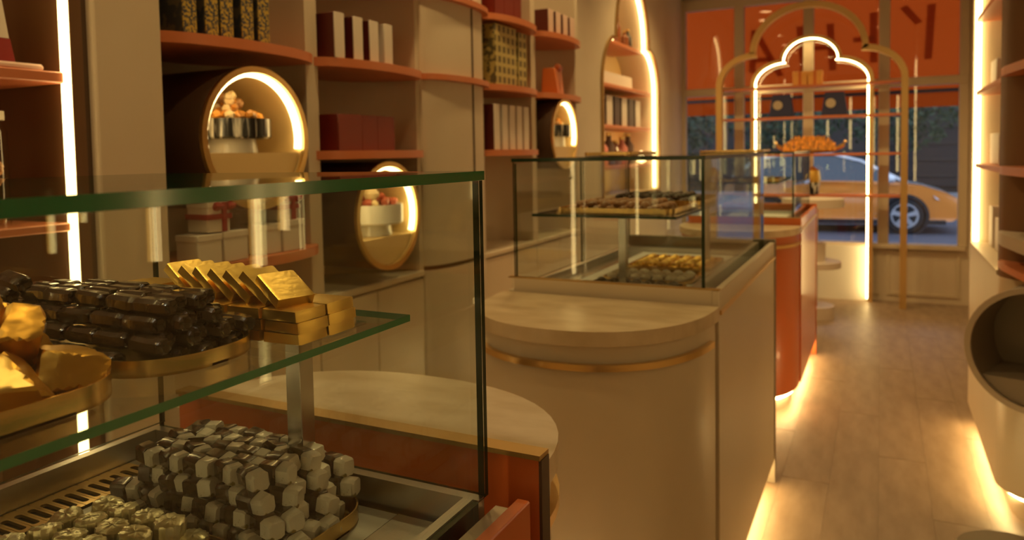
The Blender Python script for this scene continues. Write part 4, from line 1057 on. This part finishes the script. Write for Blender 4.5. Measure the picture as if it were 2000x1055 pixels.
# car
def car():
    t = empty('parked_car', (-.76, 16.0, -.15), radians(6), 'orange hatchback with white roof parked across the street', 'car')
    # side profile in (x, z), nose at +x
    low = [(-2.05, .32), (-2.10, .55), (-2.06, .80), (-1.98, .98), (-1.0, .97), (.2, .95), (.92, .93), (1.35, .86), (1.70, .74), (1.92, .62), (1.98, .48), (1.96, .30), (1.80, .22), (-1.9, .22)]
    W = .88
    def shell(pts, w0, name, mat, sub=None, y_scale=None):
        vs = []; n = len(pts)
        for s_ in (-1, 1):
            for (a, b) in pts:
                k = (b-.22)/.75; wd = w0*(1-.10*max(0, k-.35))*(1-.18*max(0, (abs(a)-1.35)/.65)**2)
                vs.append((a, s_*wd, b))
        fs = [list(range(n)), list(range(n, 2*n))[::-1]]+[(i, n+i, n+(i+1) % n, (i+1) % n) for i in range(n)]
        return G().add(vs, fs).build(name, mat, t, bevel=.02, seg=2)
    shell(low, W, 'body', 'car_orange')
    # greenhouse: glass block, roof and pillars
    gl = [(-1.78, .97), (-1.45, 1.36), (-.9, 1.43), (-.1, 1.42), (.35, 1.30), (1.02, .93)]
    vs = []; n = len(gl)
    for s_ in (-1, 1):
        for (a, b) in gl: vs.append((a, s_*(.80-.22*(b-.95)/.5*.8), b))
    G().add(vs, [list(range(n)), list(range(n, 2*n))[::-1]]+[(i, n+i, n+(i+1) % n, (i+1) % n) for i in range(n)]).build('windows', 'car_glass', t)
    top = [(1.10, .915), (.36, 1.32), (-.1, 1.445), (-.9, 1.455), (-1.47, 1.385), (-1.95, .98)]
    for s_ in (-1, 1):
        path = [(a, s_*(.80-.22*(b-.95)/.5*.8-.0), b) for a, b in top]
        G().sweep(path, [(-.025, -.03), (.025, -.03), (.025, .03), (-.025, .03)], up=(0, 1, 0)).build('roof_rail', 'car_white', t)
    rv = []
    for (a, b) in top[1:5]:
        for s_ in (-1, -.5, 0, .5, 1): rv.append((a, s_*.63, b+.03*(1-s_*s_)))
    G().add(rv, [(i*5+j, i*5+j+1, (i+1)*5+j+1, (i+1)*5+j) for i in range(3) for j in range(4)], 0, True).build('roof', 'car_white', t)
    hv = []
    for (a, b) in ((1.02, .945), (1.35, .885), (1.68, .775), (1.86, .68)):
        for s_ in (-1, -.5, 0, .5, 1): hv.append((a, s_*(.80-.12*max(0, a-1.3)), b+.03*(1-s_*s_)-.015))
    G().add(hv, [(i*5+j, i*5+j+1, (i+1)*5+j+1, (i+1)*5+j) for i in range(3) for j in range(4)], 0, True).build('bonnet', 'car_white', t)
    for a in (-.55, ): 
        for s_ in (-1, 1): G().box(a-.04, a+.04, s_*.69-.12, s_*.69+.12, .95, 1.40).build('door_pillar', 'plastic_black', t)
    for x_ in (-1.28, 1.05):
        for s_ in (-1, 1):
            w_ = G().lathe([(.0001, -.1), (.20, -.1), (.31, -.085), (.325, -.05), (.325, .05), (.31, .085), (.20, .1), (.0001, .1)], 36, c=(x_, s_*.80, .325), axis='y').build('wheel', 'tyre', t)
            G().lathe([(.205, s_*.101), (.225, s_*.112), (.20, s_*.112), (.19, s_*.101)], 30, c=(x_, s_*.80, .325), axis='y').build('rim', 'alloy', w_)
            for k in range(5):
                a = 2*pi*k/5+.3; g = G(); ca, sa = cos(a), sin(a)
                pts = []
                for (r_, hw_) in ((.03, .03), (.205, .045)):
                    pts += [(x_+r_*ca-hw_*sa, .325+r_*sa+hw_*ca), (x_+r_*ca+hw_*sa, .325+r_*sa-hw_*ca)]
                pts = [pts[0], pts[1], pts[3], pts[2]]
                g.prism(pts, s_*.80+s_*.1, s_*.80+s_*.113, 'y').build('spoke', 'alloy', w_)
            G().lathe([(.335, -.02), (.39, -.02), (.39, .105), (.335, .105)] if s_ > 0 else [(.335, .02), (.39, .02), (.39, -.105), (.335, -.105)], 36, c=(x_, s_*.80, .325), axis='y').build('wheel_arch', 'plastic_black', t)
    for s_ in (-1, 1):
        G().add([(1.50, s_*.80, .70), (1.93, s_*.60, .60), (1.96, s_*.58, .52), (1.55, s_*.83, .62), (1.50, s_*.74, .70), (1.90, s_*.55, .60), (1.93, s_*.54, .52), (1.55, s_*.76, .62)],
                [(0, 1, 2, 3), (4, 5, 6, 7), (0, 1, 5, 4), (1, 2, 6, 5), (2, 3, 7, 6), (3, 0, 4, 7)]).build('headlamp', 'lamp_clear', t)
        G().lathe([(.0001, -.10), (.06, -.07), (.075, 0), (.06, .07), (.0001, .10)], 12, c=(.80, s_*.97, .99), axis='x').build('mirror', 'car_white', t)
        G().box(1.70, 1.93, s_*.62-.08, s_*.62+.08, .27, .36).build('fog_recess', 'plastic_black', t)
        G().box(-.1, .12, s_*.872-.012, s_*.872+.012, .80, .83).build('door_handle', 'car_orange', t)
    G().box(-1.7, 1.7, -.86, .86, .17, .25).build('sill', 'plastic_black', t)
    return t
car()
# far side of the street
fb = empty('far_building', (-1, 27, -.02), label='dark building with shutters across the street', cat='building')
G().box(-22, 22, 0, 4, 0, 9).build('facade', 'far_wall', fb)
for k in range(8):
    G().box(-19+k*5, -16+k*5, -.12, -.01, .2, 3.1).build('shutter', 'far_shutter', fb)
    for q in range(5): G().box(-19+k*5, -16+k*5, -.16, -.121, .5+q*.5, .56+q*.5).build('shutter_rib', 'far_wall', fb)
def column(x_, y, w_, h, label):
    t = empty('white_column', (x_, y, -.15), 0, label, 'column')
    G().box(-w_/2, w_/2, -w_/2, w_/2, .0, h).build('shaft', 'white_column', t, bevel=.01)
    G().box(-w_/2-.04, w_/2+.04, -w_/2-.04, w_/2+.04, 0, .14).build('base', 'white_column', t)
column(1.72, 19.6, .22, 3.6, 'white column outside at the right of the window')
column(-3.05, 12.2, .42, 3.2, 'pale column outside, seen through the middle glass case')
def tree(x_, y, h, r, label, seed):
    rr = random.Random(seed)
    t = empty('street_tree', (x_, y, -.03), 0, label, 'tree', 'trees across the street')
    G().lathe([(.14, 0), (.10, h*.5), (.06, h*.8)], 10).build('trunk', 'bark', t)
    vs = []; fs = []
    for k in range(1500):
        a, b = rr.uniform(0, 2*pi), math.acos(rr.uniform(-1, 1)); q = r*rr.random()**.4
        c = Vector((q*sin(b)*cos(a), q*sin(b)*sin(a), h+q*cos(b)*.75)); s_ = rr.uniform(.06, .13)
        u = Vector((rr.uniform(-1, 1), rr.uniform(-1, 1), rr.uniform(-1, 1))).normalized(); v_ = u.orthogonal().normalized()
        n_ = len(vs); vs += [c-u*s_, c+v_*s_*.5, c+u*s_, c-v_*s_*.5]; fs.append((n_, n_+1, n_+2, n_+3))
    G().add(vs, fs).build('foliage', 'leaf', t)['kind'] = 'stuff'
tree(-5.2, 20.4, 2.3, 1.5, 'leafy tree behind the glass at the left of the window', 1)
tree(-2.4, 21.5, 2.4, 1.5, 'leafy tree above the car roof', 2)
tree(.4, 22.5, 2.5, 1.6, 'leafy tree behind the car bonnet', 3)
tree(-7.6, 19, 2.0, 1.6, 'leafy tree at the far left beyond the window', 4)

# ------------------------------------------------------------------ ceiling lamps, added out of view for warm fill
for i, (x_, y) in enumerate([(-1.35, -1.6), (0, -1.6), (-1.35, .1), (-.8, 1.05), (-1.3, 2.1), (-1.3, 3.1), (-1.3, 4.2), (0, 4.2), (-1.3, 5.6), (0, 5.6), (-1.2, 6.2), (-.5, 6.2), (.25, 6.2)]):
    t = empty('fill_downlight', (x_, y, ZC-.001), 0, f"added warm fill downlight over the {'aisle' if x_ > -.6 else 'staff side'}, {ORD[i]} of all from the front", 'lamp', 'added ceiling fill lights')
    G().lathe([(.07, 0), (.085, -.002), (.085, -.012), (.07, -.012)], 28).build('trim_ring', 'brass', t)
    G().lathe([(.0001, -.004), (.069, -.004)], 28).build('lens', 'fill_lamp_glow', t)
    ld = bpy.data.lights.new('fill_downlight_lamp', 'SPOT'); ld.energy = FILL_POWER*(.8 if y < .5 else 1.7 if y < 1.5 else 2.5 if y < 6 else 3.4); ld.color = WARM; ld.spot_size = radians(130); ld.spot_blend = .8; ld.shadow_soft_size = .06
    lo = bpy.data.objects.new('lamp', ld); C.objects.link(lo); lo.parent = t; lo.location = (0, 0, -.03)

# unseen neutral spotlight, added to whiten the sweets in the near case
t = empty('fill_spotlight', (-.62, .10, ZC-.001), 0, 'added neutral fill spotlight above the nearest glass case', 'lamp')
G().lathe([(.05, 0), (.06, -.002), (.06, -.014), (.05, -.014)], 28).build('trim_ring', 'steel', t)
G().lathe([(.0001, -.005), (.049, -.005)], 28).build('lens', 'fill_lamp_glow', t)
ld = bpy.data.lights.new('fill_spotlight_lamp', 'SPOT'); ld.energy = 15; ld.color = (1, .90, .72); ld.spot_size = radians(46); ld.spot_blend = .5; ld.shadow_soft_size = .04
lo = bpy.data.objects.new('lamp', ld); C.objects.link(lo); lo.parent = t; lo.location = (0, 0, -.03); lo.rotation_euler = (radians(13), radians(3), 0)
